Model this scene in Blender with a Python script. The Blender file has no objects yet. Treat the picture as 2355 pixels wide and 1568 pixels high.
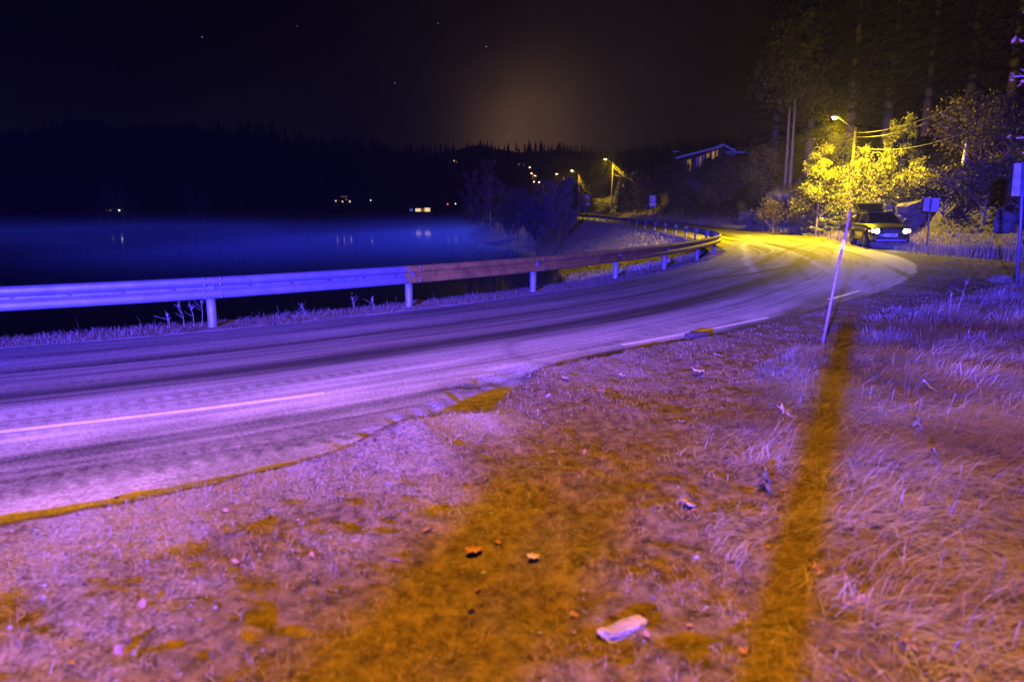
import bpy, math, random
import numpy as np
from mathutils import Vector, Matrix

S = bpy.context.scene
COL = S.collection
rng = np.random.default_rng(7)
R = math.radians

# ------------------------------------------------------------------ camera
F, CAMH = 1569.0, 1.7                       # focal length in pixels of a 2354 px wide view, camera height
PITCH = math.atan(299 / F)
cam_d = bpy.data.cameras.new('camera')
cam_d.sensor_width = 36
cam_d.lens = 36 * F / 2354
cam_d.clip_end = 5000
cam_d.clip_start = 0.05
cam_d.dof.use_dof = True
cam_d.dof.focus_distance = 21
cam_d.dof.aperture_fstop = 1.5
cam = bpy.data.objects.new('camera', cam_d)
COL.objects.link(cam)
cam.location = (0, 0, CAMH)
cam.rotation_euler = (math.pi / 2 - PITCH, 0, 0)
S.camera = cam

# ------------------------------------------------------------------ world: night sky with town glow and stars
W = bpy.data.worlds.new('World')
S.world = W
W.use_nodes = True
wn, wl = W.node_tree.nodes, W.node_tree.links
wn.clear()


def ray(px, py):
    u, v = (px - 1177) / F, (784 - py) / F
    return np.array([u, math.cos(PITCH) + v * math.sin(PITCH), -math.sin(PITCH) + v * math.cos(PITCH)])


def at(px, py, D):
    d = ray(px, py)
    return Vector(np.array([0, 0, CAMH]) + d * (D / d[1]))


def ground(px, py, z=0.0):
    d = ray(px, py)
    return Vector(np.array([0, 0, CAMH]) + d * ((z - CAMH) / d[2]))


def wnode(kind, **kw):
    n = wn.new(kind)
    for k, v in kw.items():
        setattr(n, k, v)
    return n


def wmath(op, a, b=None, clamp=False):
    n = wnode('ShaderNodeMath', operation=op, use_clamp=clamp)
    for i, q in enumerate((a, b)):
        if q is None:
            continue
        if isinstance(q, (int, float)):
            n.inputs[i].default_value = q
        else:
            wl.new(q, n.inputs[i])
    return n.outputs[0]


sky = wnode('ShaderNodeTexSky', sky_type='NISHITA', sun_disc=False, sun_elevation=R(-4), sun_rotation=R(200))
wout = wnode('ShaderNodeOutputWorld')
tc = wnode('ShaderNodeTexCoord')


def wdot(vec):
    n = wnode('ShaderNodeVectorMath', operation='DOT_PRODUCT')
    v = Vector(vec).normalized()
    wl.new(tc.outputs['Generated'], n.inputs[0])
    n.inputs[1].default_value = v
    return n.outputs['Value']


def wlobe(px, py, power):
    return wmath('POWER', wmath('MAXIMUM', wdot(ray(px, py)), 0.0), power)


def wcolor(fac, col):
    n = wnode('ShaderNodeVectorMath', operation='SCALE')
    n.inputs[0].default_value = col
    wl.new(fac, n.inputs['Scale'])
    return n.outputs[0]


def wadd(a, b):
    n = wnode('ShaderNodeVectorMath', operation='ADD')
    wl.new(a, n.inputs[0])
    wl.new(b, n.inputs[1])
    return n.outputs[0]


# light pollution low over the lake, and the brown glow of the town behind the bend
sep = wnode('ShaderNodeSeparateXYZ')
wl.new(tc.outputs['Generated'], sep.inputs[0])
low = wmath('POWER', wmath('SUBTRACT', 1.0, wmath('ABSOLUTE', sep.outputs['Z'])), 9.0)
wno = wnode('ShaderNodeTexNoise')
wno.inputs['Scale'].default_value = 5.0
wno.inputs['Detail'].default_value = 5.0
wl.new(tc.outputs['Generated'], wno.inputs['Vector'])
cloud = wmath('MAXIMUM', wmath('ADD', -0.1, wmath('MULTIPLY', wno.outputs['Fac'], 2.2)), 0.1)
amb = wcolor(wmath('MULTIPLY', wmath('MULTIPLY', low, cloud), wlobe(950, 300, 5)), (0.0090, 0.0078, 0.0074))
glow = wcolor(wmath('MULTIPLY', wlobe(1205, 300, 420), cloud), (0.066, 0.031, 0.0120))
glow2 = wcolor(wmath('MULTIPLY', wlobe(1290, 235, 60), cloud), (0.0130, 0.0076, 0.0056))
tot = wadd(wadd(amb, glow), glow2)
for (sx, sy, b) in ((465, 86, .5), (1118, 108, .8), (908, 192, .9), (1007, 55, .4), (1170, 313, .5), (683, 60, .25), (1850, 108, .3)):
    st = wmath('GREATER_THAN', wdot(ray(sx, sy)), 1 - 1.4e-7)
    tot = wadd(tot, wcolor(st, (b * .75, b * .9, b)))
skyc = wnode('ShaderNodeVectorMath', operation='SCALE')
wl.new(sky.outputs[0], skyc.inputs[0])
skyc.inputs['Scale'].default_value = 0.0002
tot = wadd(tot, skyc.outputs[0])
bg = wnode('ShaderNodeBackground')
wl.new(tot, bg.inputs['Color'])
bg.inputs['Strength'].default_value = 1.0
wl.new(bg.outputs[0], wout.inputs['Surface'])

S.view_settings.view_transform = 'Standard'
S.view_settings.look = 'None'
S.view_settings.exposure = 0.0
S.view_settings.gamma = 1.0
S.view_settings.use_curve_mapping = False
S.render.engine = 'CYCLES'
cy = S.cycles
cy.max_bounces = 5
cy.diffuse_bounces = 2
cy.glossy_bounces = 3
cy.transmission_bounces = 3
cy.volume_bounces = 0
cy.transparent_max_bounces = 8
cy.sample_clamp_indirect = 2.0
cy.use_light_tree = True
cy.volume_step_rate = 4.0
cy.volume_max_steps = 48
cy.caustics_reflective = False
cy.caustics_refractive = False

# ------------------------------------------------------------------ the lamps that light the place
BLUE = (0.050, 0.034, 1.0)
SODIUM = (1.0, 0.375, 0.010)
YELLOW = (1.0, 0.66, 0.003)


def light(name, kind, loc, color, power, radius=0.1, aim=None, size=None, blend=0.5):
    d = bpy.data.lights.new(name, kind)
    d.color = color
    d.energy = power
    d.shadow_soft_size = radius
    o = bpy.data.objects.new(name, d)
    COL.objects.link(o)
    o.location = loc
    if kind == 'SPOT':
        d.spot_size = R(size)
        d.spot_blend = blend
        o.rotation_euler = (Vector(aim) - Vector(loc)).to_track_quat('-Z', 'Y').to_euler()
    return o


# flashing blue lamp of the emergency vehicle that stands behind the photographer
BLUE_AT = Vector((-5.2, -9.6, 2.3))
bl = light('emergency_blue_light', 'SPOT', BLUE_AT, BLUE, 380000, 0.13, aim=(-4.0, 16, 1.65), size=110, blend=1.0)
bl.scale = (1, 0.156, 1)                           # a light bar throws a wide, shallow beam
NEAR_LAMP = Vector((0.35, -0.9, 7.4))

# ------------------------------------------------------------------ helpers


def tag(o, label=None, cat=None, group=None, kind=None):
    if label:
        o['label'] = label
    if cat:
        o['category'] = cat
    if group:
        o['group'] = group
    if kind:
        o['kind'] = kind
    return o


def empty(name, loc=(0, 0, 0), rz=0.0, label=None, cat=None, group=None):
    o = bpy.data.objects.new(name, None)
    COL.objects.link(o)
    o.location = loc
    o.rotation_euler = (0, 0, rz)
    o.empty_display_size = 0.2
    return tag(o, label, cat, group)


def link(name, me, mat=None, parent=None, smooth=False):
    o = bpy.data.objects.new(name, me)
    COL.objects.link(o)
    if mat:
        me.materials.append(mat)
    if parent:
        o.parent = parent
    if smooth:
        me.polygons.foreach_set('use_smooth', np.ones(len(me.polygons), bool))
    return o


def quads(name, V, mat, parent=None, attrs=None, smooth=False):
    """V: (n,4,3) separate quads; attrs: {name: (n,4)}"""
    V = np.asarray(V, np.float32)
    n = len(V)
    me = bpy.data.meshes.new(name)
    me.vertices.add(n * 4)
    me.vertices.foreach_set('co', V.reshape(-1))
    me.loops.add(n * 4)
    me.loops.foreach_set('vertex_index', np.arange(n * 4, dtype=np.int32))
    me.polygons.add(n)
    me.polygons.foreach_set('loop_start', np.arange(0, n * 4, 4, dtype=np.int32))
    me.update(calc_edges=True)
    for k, a in (attrs or {}).items():
        at_ = me.attributes.new(k, 'FLOAT', 'POINT')
        at_.data.foreach_set('value', np.asarray(a, np.float32).reshape(-1))
    return link(name, me, mat, parent, smooth)


def grid(name, V, mat, parent=None, attrs=None, smooth=True, uv=None, keep=None):
    """V: (r,c,3) grid of points -> connected quads"""
    V = np.asarray(V, np.float32)
    r, c = V.shape[:2]
    i = np.arange(r * c, dtype=np.int32).reshape(r, c)
    f = np.stack([i[:-1, :-1], i[:-1, 1:], i[1:, 1:], i[1:, :-1]], -1).reshape(-1, 4)
    if keep is not None:
        f = f[keep.reshape(-1)]
    n = len(f)
    me = bpy.data.meshes.new(name)
    me.vertices.add(r * c)
    me.vertices.foreach_set('co', V.reshape(-1))
    me.loops.add(n * 4)
    me.loops.foreach_set('vertex_index', f.reshape(-1))
    me.polygons.add(n)
    me.polygons.foreach_set('loop_start', np.arange(0, n * 4, 4, dtype=np.int32))
    me.update(calc_edges=True)
    for k, a in (attrs or {}).items():
        at_ = me.attributes.new(k, 'FLOAT', 'POINT')
        at_.data.foreach_set('value', np.asarray(a, np.float32).reshape(-1))
    if uv is not None:
        l = me.uv_layers.new(name='UVMap')
        l.data.foreach_set('uv', np.asarray(uv, np.float32).reshape(-1, 2)[f.reshape(-1)].reshape(-1))
    return link(name, me, mat, parent, smooth)


class MB:
    """collects shapes into one mesh"""

    def __init__(self):
        self.v, self.f = [], []

    def add(self, vs, fs):
        b = len(self.v)
        self.v += [tuple(x) for x in vs]
        self.f += [tuple(b + i for i in q) for q in fs]
        return self

    def box(self, c, s, m=None):
        c = Vector(c)
        vs = [Vector((x * s[0] / 2, y * s[1] / 2, z * s[2] / 2)) for x in (-1, 1) for y in (-1, 1) for z in (-1, 1)]
        vs = [(m @ v if m else v) + c for v in vs]
        return self.add(vs, [(0, 1, 3, 2), (4, 6, 7, 5), (0, 4, 5, 1), (2, 3, 7, 6), (0, 2, 6, 4), (1, 5, 7, 3)])

    def tube(self, pts, rad, n=8, caps=True):
        pts = [Vector(p) for p in pts]
        if not hasattr(rad, '__len__'):
            rad = [rad] * len(pts)
        rings = []
        up0 = Vector((0, 0, 1))
        d0 = (pts[1] - pts[0]).normalized()
        a = d0.cross(up0)
        if a.length < 1e-3:
            a = d0.cross(Vector((1, 0, 0)))
        a.normalize()
        for i, p in enumerate(pts):
            d = (pts[min(i + 1, len(pts) - 1)] - pts[max(i - 1, 0)]).normalized()
            a = (a - d * a.dot(d)).normalized()
            b = d.cross(a)
            rings.append([p + (a * math.cos(2 * math.pi * k / n) + b * math.sin(2 * math.pi * k / n)) * rad[i] for k in range(n)])
        vs = [v for r_ in rings for v in r_]
        fs = [(i * n + k, i * n + (k + 1) % n, (i + 1) * n + (k + 1) % n, (i + 1) * n + k) for i in range(len(pts) - 1) for k in range(n)]
        if caps:
            fs += [tuple(range(n - 1, -1, -1)), tuple((len(pts) - 1) * n + k for k in range(n))]
        return self.add(vs, fs)

    def loft(self, rings, caps=True):
        n = len(rings[0])
        vs = [v for r_ in rings for v in r_]
        fs = [(i * n + k, i * n + (k + 1) % n, (i + 1) * n + (k + 1) % n, (i + 1) * n + k) for i in range(len(rings) - 1) for k in range(n)]
        if caps:
            fs += [tuple(range(n - 1, -1, -1)), tuple((len(rings) - 1) * n + k for k in range(n))]
        return self.add(vs, fs)

    def disc(self, c, r, axis, n=24, thick=0.004):
        ax = Vector(axis).normalized()
        return self.tube([Vector(c) - ax * thick / 2, Vector(c) + ax * thick / 2], r, n)

    def build(self, name, mat=None, parent=None, smooth=False):
        me = bpy.data.meshes.new(name)
        me.from_pydata([tuple(v) for v in self.v], [], self.f)
        me.update()
        return link(name, me, mat, parent, smooth)


def text(name, body, size, mat, parent, m, depth=0.001):
    c = bpy.data.curves.new(name, 'FONT')
    c.body = body
    c.size = size
    c.align_x = 'CENTER'
    c.align_y = 'CENTER'
    c.extrude = depth
    c.offset = size * 0.025
    o = bpy.data.objects.new(name, c)
    COL.objects.link(o)
    c.materials.append(mat)
    dg = bpy.context.evaluated_depsgraph_get()
    me = bpy.data.meshes.new_from_object(o.evaluated_get(dg))
    bpy.data.objects.remove(o)
    o = bpy.data.objects.new(name, me)
    COL.objects.link(o)
    if not me.materials:
        me.materials.append(mat)
    o.parent = parent
    o.matrix_local = m
    return o


# value noise -------------------------------------------------------
def _h(ix, iy, k):
    v = np.sin(ix * 127.1 + iy * 311.7 + k * 74.7) * 43758.5453
    return v - np.floor(v)


def vnoise(x, y, k=0):
    ix, iy = np.floor(x), np.floor(y)
    fx, fy = x - ix, y - iy
    fx, fy = fx * fx * (3 - 2 * fx), fy * fy * (3 - 2 * fy)
    a, b = _h(ix, iy, k), _h(ix + 1, iy, k)
    c, d = _h(ix, iy + 1, k), _h(ix + 1, iy + 1, k)
    return (a * (1 - fx) + b * fx) * (1 - fy) + (c * (1 - fx) + d * fx) * fy


def fbm(x, y, o=4, k=0):
    t, amp, tot_ = 0, 1.0, 0
    for i in range(o):
        t = t + amp * vnoise(x * 2 ** i, y * 2 ** i, k + i * 13)
        tot_ += amp
        amp *= 0.5
    return t / tot_


def sstep(a, b, x):
    q = np.clip((np.asarray(x, float) - a) / (b - a), 0, 1)
    return q * q * (3 - 2 * q)


# ------------------------------------------------------------------ materials
def new_mat(name):
    m = bpy.data.materials.new(name)
    m.use_nodes = True
    nt = m.node_tree
    return m, nt.nodes, nt.links, nt.nodes['Principled BSDF']


def N(nodes, kind, **kw):
    n = nodes.new(kind)
    for k, v in kw.items():
        setattr(n, k, v)
    return n


def simple(name, col, rough=0.6, metal=0.0, scale=0.0, var=0.3, bump=0.0, spec=0.5, coat=0.0):
    """base colour broken up by noise in object space, with a little relief"""
    m, n, l, b = new_mat(name)
    b.inputs['Base Color'].default_value = (*col, 1)
    b.inputs['Roughness'].default_value = rough
    b.inputs['Metallic'].default_value = metal
    b.inputs['Specular IOR Level'].default_value = spec
    b.inputs['Coat Weight'].default_value = coat
    if scale:
        t = N(n, 'ShaderNodeTexCoord')
        no = N(n, 'ShaderNodeTexNoise')
        no.inputs['Scale'].default_value = scale
        no.inputs['Detail'].default_value = 6
        no.inputs['Roughness'].default_value = 0.65
        l.new(t.outputs['Object'], no.inputs['Vector'])
        r = N(n, 'ShaderNodeValToRGB')
        r.color_ramp.elements[0].position = 0.3
        r.color_ramp.elements[1].position = 0.7
        r.color_ramp.elements[0].color = (*[c * (1 - var) for c in col], 1)
        r.color_ramp.elements[1].color = (*[min(1, c * (1 + var)) for c in col], 1)
        l.new(no.outputs['Fac'], r.inputs['Fac'])
        l.new(r.outputs['Color'], b.inputs['Base Color'])
        if bump:
            bp = N(n, 'ShaderNodeBump')
            bp.inputs['Strength'].default_value = bump
            bp.inputs['Distance'].default_value = 0.02
            l.new(no.outputs['Fac'], bp.inputs['Height'])
            l.new(bp.outputs['Normal'], b.inputs['Normal'])
    return m


def emit(name, col, strength):
    m, n, l, b = new_mat(name)
    b.inputs['Base Color'].default_value = (*[min(1, c) * .5 for c in col], 1)
    b.inputs['Emission Color'].default_value = (*col, 1)
    b.inputs['Emission Strength'].default_value = strength
    # uneven brightness, as of a lit room or a lamp glass
    t = N(n, 'ShaderNodeTexCoord')
    no = N(n, 'ShaderNodeTexNoise')
    no.inputs['Scale'].default_value = 3.0
    l.new(t.outputs['Object'], no.inputs['Vector'])
    mm = N(n, 'ShaderNodeMath', operation='MULTIPLY')
    mm.inputs[1].default_value = strength * 2
    l.new(no.outputs['Fac'], mm.inputs[0])
    l.new(mm.outputs[0], b.inputs['Emission Strength'])
    return m


def foliage(name, lo, hi, tip=None, rough=0.6, trans=0.0):
    """colour from per-vertex 'tint' (each leaf its own) and optional frost towards 'tip'"""
    m, n, l, b = new_mat(name)
    b.inputs['Roughness'].default_value = rough
    b.inputs['Specular IOR Level'].default_value = 0.3
    a = N(n, 'ShaderNodeAttribute', attribute_name='tint')
    r = N(n, 'ShaderNodeValToRGB')
    r.color_ramp.elements[0].color = (*lo, 1)
    r.color_ramp.elements[1].color = (*hi, 1)
    l.new(a.outputs['Fac'], r.inputs['Fac'])
    out = r.outputs['Color']
    if tip:
        a2 = N(n, 'ShaderNodeAttribute', attribute_name='frost')
        mx = N(n, 'ShaderNodeMix', data_type='RGBA')
        l.new(a2.outputs['Fac'], mx.inputs['Factor'])
        l.new(out, mx.inputs['A'])
        mx.inputs['B'].default_value = (*tip, 1)
        out = mx.outputs['Result']
    l.new(out, b.inputs['Base Color'])
    if trans:
        tr = N(n, 'ShaderNodeBsdfTranslucent')
        l.new(out, tr.inputs['Color'])
        ms = N(n, 'ShaderNodeMixShader')
        ms.inputs[0].default_value = trans
        l.new(b.outputs[0], ms.inputs[1])
        l.new(tr.outputs[0], ms.inputs[2])
        l.new(ms.outputs[0], n['Material Output'].inputs['Surface'])
    return m


M = {
    'steel': simple('galvanised_steel', (0.125, 0.12, 0.13), 0.55, 0.35, 6, 0.22, 0.05),
    'steel_shaded': simple('blue_shaded_steel', (0.19, 0.105, 0.011), 0.65, 0.0, 4, 0.5, 0.08),  # brown colour stands in for blue light missing on these beams
    'steel_dark': simple('dull_post_steel', (0.17, 0.17, 0.175), 0.6, 0.3, 9, 0.3, 0.05),
    'wood_pole': simple('weathered_pole_wood', (0.06, 0.045, 0.03), 0.8, 0, 14, 0.4, 0.3),
    'wire': simple('cable_sheath', (0.14, 0.13, 0.12), 0.6, 0, 3, 0.1),
    'plastic_stick': simple('pale_plastic', (0.22, 0.17, 0.16), 0.5, 0, 20, 0.2),
    'sign_back': simple('sign_aluminium', (0.42, 0.42, 0.43), 0.5, 0.2, 5, 0.12),
    'sign_panel': simple('sign_grey_panel', (0.20, 0.21, 0.23), 0.5, 0, 5, 0.12),
    'sign_white': simple('sign_white', (0.90, 0.90, 0.90), 0.5, 0, 5, 0.08),
    'sign_red': simple('sign_red', (0.25, 0.01, 0.01), 0.5, 0, 5, 0.08),
    'sign_black': simple('sign_black', (0.01, 0.01, 0.012), 0.5, 0, 5, 0.1),
    'rock': simple('grey_rock', (0.085, 0.078, 0.07), 0.85, 0, 3.5, 0.6, 0.8),
    'bark': simple('bark', (0.13, 0.10, 0.075), 0.9, 0, 8, 0.5, 0.5),
    'bark_pale': simple('birch_bark', (0.50, 0.47, 0.44), 0.8, 0, 6, 0.35, 0.3),
    'bark_mid': simple('pine_bark', (0.17, 0.14, 0.11), 0.9, 0, 7, 0.4, 0.4),
    'car_paint': simple('dark_car_paint', (0.028, 0.024, 0.020), 0.28, 0.3, 30, 0.1, coat=0.6),
    'car_trim': simple('black_trim', (0.012, 0.012, 0.013), 0.5, 0, 20, 0.1),
    'car_glass': simple('car_glass', (0.008, 0.009, 0.012), 0.06, 0, 2, 0.1, spec=0.7),
    'skid': simple('bumper_grey', (0.20, 0.20, 0.21), 0.45, 0.3, 12, 0.1),
    'tyre': simple('rubber', (0.015, 0.015, 0.016), 0.85, 0, 25, 0.2, 0.2),
    'rim': simple('alloy', (0.25, 0.25, 0.26), 0.35, 0.8, 12, 0.1),
    'chrome': simple('chrome', (0.6, 0.6, 0.6), 0.15, 1.0, 5, 0.05),
    'house_wall': simple('stained_boards', (0.10, 0.075, 0.055), 0.8, 0, 4, 0.3, 0.2),
    'house_pale': simple('pale_boards', (0.45, 0.44, 0.43), 0.8, 0, 4, 0.15, 0.1),
    'roof': simple('roof_tiles', (0.06, 0.055, 0.055), 0.8, 0, 5, 0.3, 0.3),
    'bargeboard': simple('frosted_white_trim', (0.55, 0.55, 0.56), 0.6, 0, 6, 0.1),
    'stone': simple('gravel_stone', (0.30, 0.27, 0.25), 0.8, 0, 30, 0.5, 0.4),
    'paint_line': simple('worn_road_paint', (0.80, 0.78, 0.76), 0.6, 0, 9, 0.2, 0.1),
    'leaf_pale': simple('frosted_dead_leaf', (0.42, 0.36, 0.32), 0.7, 0, 25, 0.25, 0.2),
    'leaf_brown': simple('dead_leaf_brown', (0.30, 0.17, 0.08), 0.7, 0, 25, 0.35, 0.2),
    'pale_stone': simple('pale_stone', (0.30, 0.27, 0.25), 0.8, 0, 18, 0.35, 0.5),
    'lamp_shell': simple('lamp_housing', (0.28, 0.28, 0.28), 0.5, 0.3, 8, 0.1),
    'hood': simple('forest_floor_dark', (0.03, 0.028, 0.02), 0.95, 0, 0.2, 0.4),
}
M['grass_long'] = foliage('frosted_long_grass', (0.13, 0.09, 0.025), (0.32, 0.23, 0.075), (0.50, 0.49, 0.52), 0.65, 0.15)
M['grass_short'] = foliage('verge_turf', (0.13, 0.085, 0.03), (0.34, 0.24, 0.11), (0.52, 0.48, 0.46), 0.7, 0.1)
M['grass_dry'] = foliage('dry_roadside_grass', (0.17, 0.13, 0.07), (0.34, 0.28, 0.17), (0.42, 0.39, 0.37), 0.7, 0.15)
M['grass_rail'] = foliage('rail_side_grass', (0.07, 0.045, 0.02), (0.20, 0.14, 0.06), (0.34, 0.31, 0.29), 0.8)
M['grass_dull'] = foliage('dull_slope_grass', (0.025, 0.019, 0.009), (0.085, 0.065, 0.03), (0.25, 0.23, 0.22), 0.8)
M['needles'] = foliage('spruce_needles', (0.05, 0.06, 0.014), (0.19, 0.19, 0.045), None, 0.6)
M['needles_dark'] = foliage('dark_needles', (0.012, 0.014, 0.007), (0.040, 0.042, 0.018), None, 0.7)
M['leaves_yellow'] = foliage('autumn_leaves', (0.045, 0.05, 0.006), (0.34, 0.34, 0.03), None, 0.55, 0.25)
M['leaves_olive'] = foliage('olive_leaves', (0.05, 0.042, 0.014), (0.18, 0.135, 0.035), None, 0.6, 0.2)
M['twigs_grey'] = foliage('frosted_bare_twigs', (0.035, 0.028, 0.022), (0.21, 0.17, 0.145), None, 0.8)
M['weed'] = foliage('frosted_weed_leaves', (0.04, 0.04, 0.022), (0.11, 0.10, 0.085), None, 0.6, 0.1)


def emit_pair():
    M['lens_yellow'] = emit('sodium_lens', (1.0, 0.80, 0.36), 30)
    M['lens_far'] = emit('far_sodium_lens', (1.0, 0.58, 0.32), 40)
    M['head_white'] = emit('headlight_white', (0.62, 0.82, 1.0), 30)
    M['head_warm'] = emit('headlight_warm', (1.0, 0.45, 0.12), 6)
    M['win_warm'] = emit('lit_window_warm', (1.0, 0.72, 0.32), 1.0)
    M['win_house'] = emit('lit_window_house', (1.0, 0.60, 0.10), 0.25)
    M['win_dim'] = emit('lit_window_dim', (1.0, 0.50, 0.06), 0.2)
    M['win_blue'] = emit('lit_window_blue', (0.12, 0.2, 1.0), 0.5)
    M['red_lamp'] = emit('red_lamp', (1.0, 0.10, 0.16), 3.0)
    M['white_lamp'] = emit('white_lamp', (0.8, 0.95, 0.9), 2.0)


emit_pair()

# ------------------------------------------------------------------ the road's reference line (the guardrail) and its chart
_ref = [(-95, -34), (-60, -17), (-34, -4), (-20, 2.2), (-12.0, 5.95), (-6.68, 8.74), (-4.45, 10.03), (-1.86, 12.18), (0.45, 14.54), (2.62, 17.4),
        (4.59, 20.4), (6.5, 24.0), (8.35, 28.2), (9.6, 33.5), (10.35, 39), (10.9, 44), (11.25, 50), (11.35, 57), (11.25, 65), (10.95, 75),
        (10.4, 85), (9.7, 95), (8.3, 105), (6.3, 116), (4.0, 128), (2.2, 141), (1.2, 154), (1.0, 170)]
_ref = np.array(_ref, float)


def catmull(P, step=0.2):
    out = []
    for i in range(len(P) - 1):
        p0 = P[max(i - 1, 0)]
        p1, p2 = P[i], P[i + 1]
        p3 = P[min(i + 2, len(P) - 1)]
        n = max(2, int(np.linalg.norm(p2 - p1) / step))
        t = np.linspace(0, 1, n, endpoint=False)[:, None]
        out.append(0.5 * (2 * p1 + (p2 - p0) * t + (2 * p0 - 5 * p1 + 4 * p2 - p3) * t ** 2 + (3 * p1 - p0 - 3 * p2 + p3) * t ** 3))
    return np.vstack(out + [P[-1:]])


C = catmull(_ref)
for _ in range(60):
    C[1:-1] = 0.25 * C[:-2] + 0.5 * C[1:-1] + 0.25 * C[2:]
_seg = np.linalg.norm(np.diff(C, axis=0), axis=1)
CS = np.concatenate([[0], np.cumsum(_seg)])
_i0 = np.argmin(np.linalg.norm(C - np.array([-4.45, 10.03]), axis=1))
CS = CS - CS[_i0]                                     # s = 0 at the nearest guardrail post
_T = np.gradient(C, axis=0)
_T /= np.linalg.norm(_T, axis=1)[:, None]
for _ in range(40):
    _T[1:-1] = 0.25 * _T[:-2] + 0.5 * _T[1:-1] + 0.25 * _T[2:]
_T /= np.linalg.norm(_T, axis=1)[:, None]
CN = np.stack([_T[:, 1], -_T[:, 0]], 1)               # to the right of travel


def _frame(s):
    nx, ny = np.interp(s, CS, CN[:, 0]), np.interp(s, CS, CN[:, 1])
    k_ = np.hypot(nx, ny)
    return np.interp(s, CS, C[:, 0]), np.interp(s, CS, C[:, 1]), nx / k_, ny / k_


def chart(s, t):
    s, t = np.broadcast_arrays(np.asarray(s, float), np.asarray(t, float))
    x, y, nx, ny = _frame(s)
    return x + t * nx, y + t * ny


def inv(x, y):
    x, y = np.atleast_1d(np.asarray(x, float)), np.atleast_1d(np.asarray(y, float))
    sh = x.shape
    x, y = x.ravel(), y.ravel()
    so, to = np.empty(len(x)), np.empty(len(x))
    Cs, Ss, Ns = C[::2], CS[::2], CN[::2]
    for a in range(0, len(x), 4000):
        dx = x[a:a + 4000, None] - Cs[None, :, 0]
        dy = y[a:a + 4000, None] - Cs[None, :, 1]
        i = np.argmin(dx * dx + dy * dy, 1)
        r_ = np.arange(len(i))
        so[a:a + 4000] = Ss[i] + dx[r_, i] * (-Ns[i, 1]) + dy[r_, i] * Ns[i, 0]
        to[a:a + 4000] = dx[r_, i] * Ns[i, 0] + dy[r_, i] * Ns[i, 1]
    for _ in range(8):                                  # refine so that inv() and chart() agree
        x0, y0, nx, ny = _frame(so)
        to = (x - x0) * nx + (y - y0) * ny
        so = so + np.clip(((y - y0) * nx - (x - x0) * ny) * .8 / np.maximum(1 + to * .02, .5), -2, 2)
    return so.reshape(sh), to.reshape(sh)


_redge = [(-2.75, 3.41), (-2.23, 3.74), (-1.71, 4.11), (-1.01, 4.61), (-0.59, 4.99), (-0.24, 5.32), (-0.09, 5.9), (0.2, 7.0), (1.17, 8.05), (2.41, 8.98), (3.29, 9.73),
          (4.31, 10.73), (5.61, 12.07), (7.12, 13.5), (8.63, 15.29), (10.71, 18.1), (12.21, 20.46), (13.98, 24.14), (15.99, 31.09), (17.6, 40.33), (18.6, 50), (18.6, 60)]
_rs, _rt = inv(np.array(_redge)[:, 0], np.array(_redge)[:, 1])
_o = np.argsort(_rs)
RS = np.concatenate([[-80, -10], _rs[_o], [80, 160]])
RT = np.concatenate([[7.0, 6.9], _rt[_o], [7.2, 7.2]])


def t_right(s):
    return np.interp(s, RS, RT)


def z_road(s):
    return 0.42 * sstep(28, 95, s) + 0.55 * sstep(90, 150, s)


FS = [-60, 0, 12, 18, 23, 28, 33, 40, 48, 60, 88, 104, 180]
FT = [14, 14, 11, 7, 3.6, 2.5, 3.2, 4.6, 3.4, 2.4, 2.2, 8, 12]


def z_ground(s, t):
    """height of the land beside the road"""
    zr = z_road(s)
    tr = t_right(s)
    q = t - tr                                         # metres outside the asphalt on the right
    foot = np.interp(s, FS, FT)
    flat = 0.03 + 0.012 * np.maximum(q, 0) + 0.05 * (fbm(s * .9, t * .9, 3, 5) - .5) * sstep(0.2, 1.5, q)
    up = np.maximum(q - foot, 0)
    hill = 0.55 * up + 0.9 * sstep(0, 2.2, up) * (0.6 + 0.8 * vnoise(s * .23, t * .1, 3))
    cap = np.interp(s, [84, 106], [26, 4])
    hill = np.where(hill > cap, cap + (hill - cap) * 0.1, hill) + up * 0.12 * (fbm(s * .25, t * .25, 3, 8) - .5)
    right = flat + hill
    left = -0.03 - 0.46 * np.maximum(-t - 0.55, 0) + 0.18 * (fbm(s * .6, t * .6, 3, 2) - .5) * sstep(0.8, 3, -t)
    return zr + np.where(t > tr * .5, right, left)


def zxy(x, y):
    s, t = inv(x, y)
    return z_ground(s, t)


def on_ground(px, py):
    """point where the view ray through the pixel meets the land"""
    d = ray(px, py)
    k = np.geomspace(1.2, 200, 900)
    X, Y, Z = d[0] * k, d[1] * k, CAMH + d[2] * k
    g = zxy(X, Y)
    i = np.argmax(Z < g)
    return Vector((X[i], Y[i], float(g[i])))


def drop(x, y):
    return Vector((x, y, float(zxy(x, y)[0])))


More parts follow.
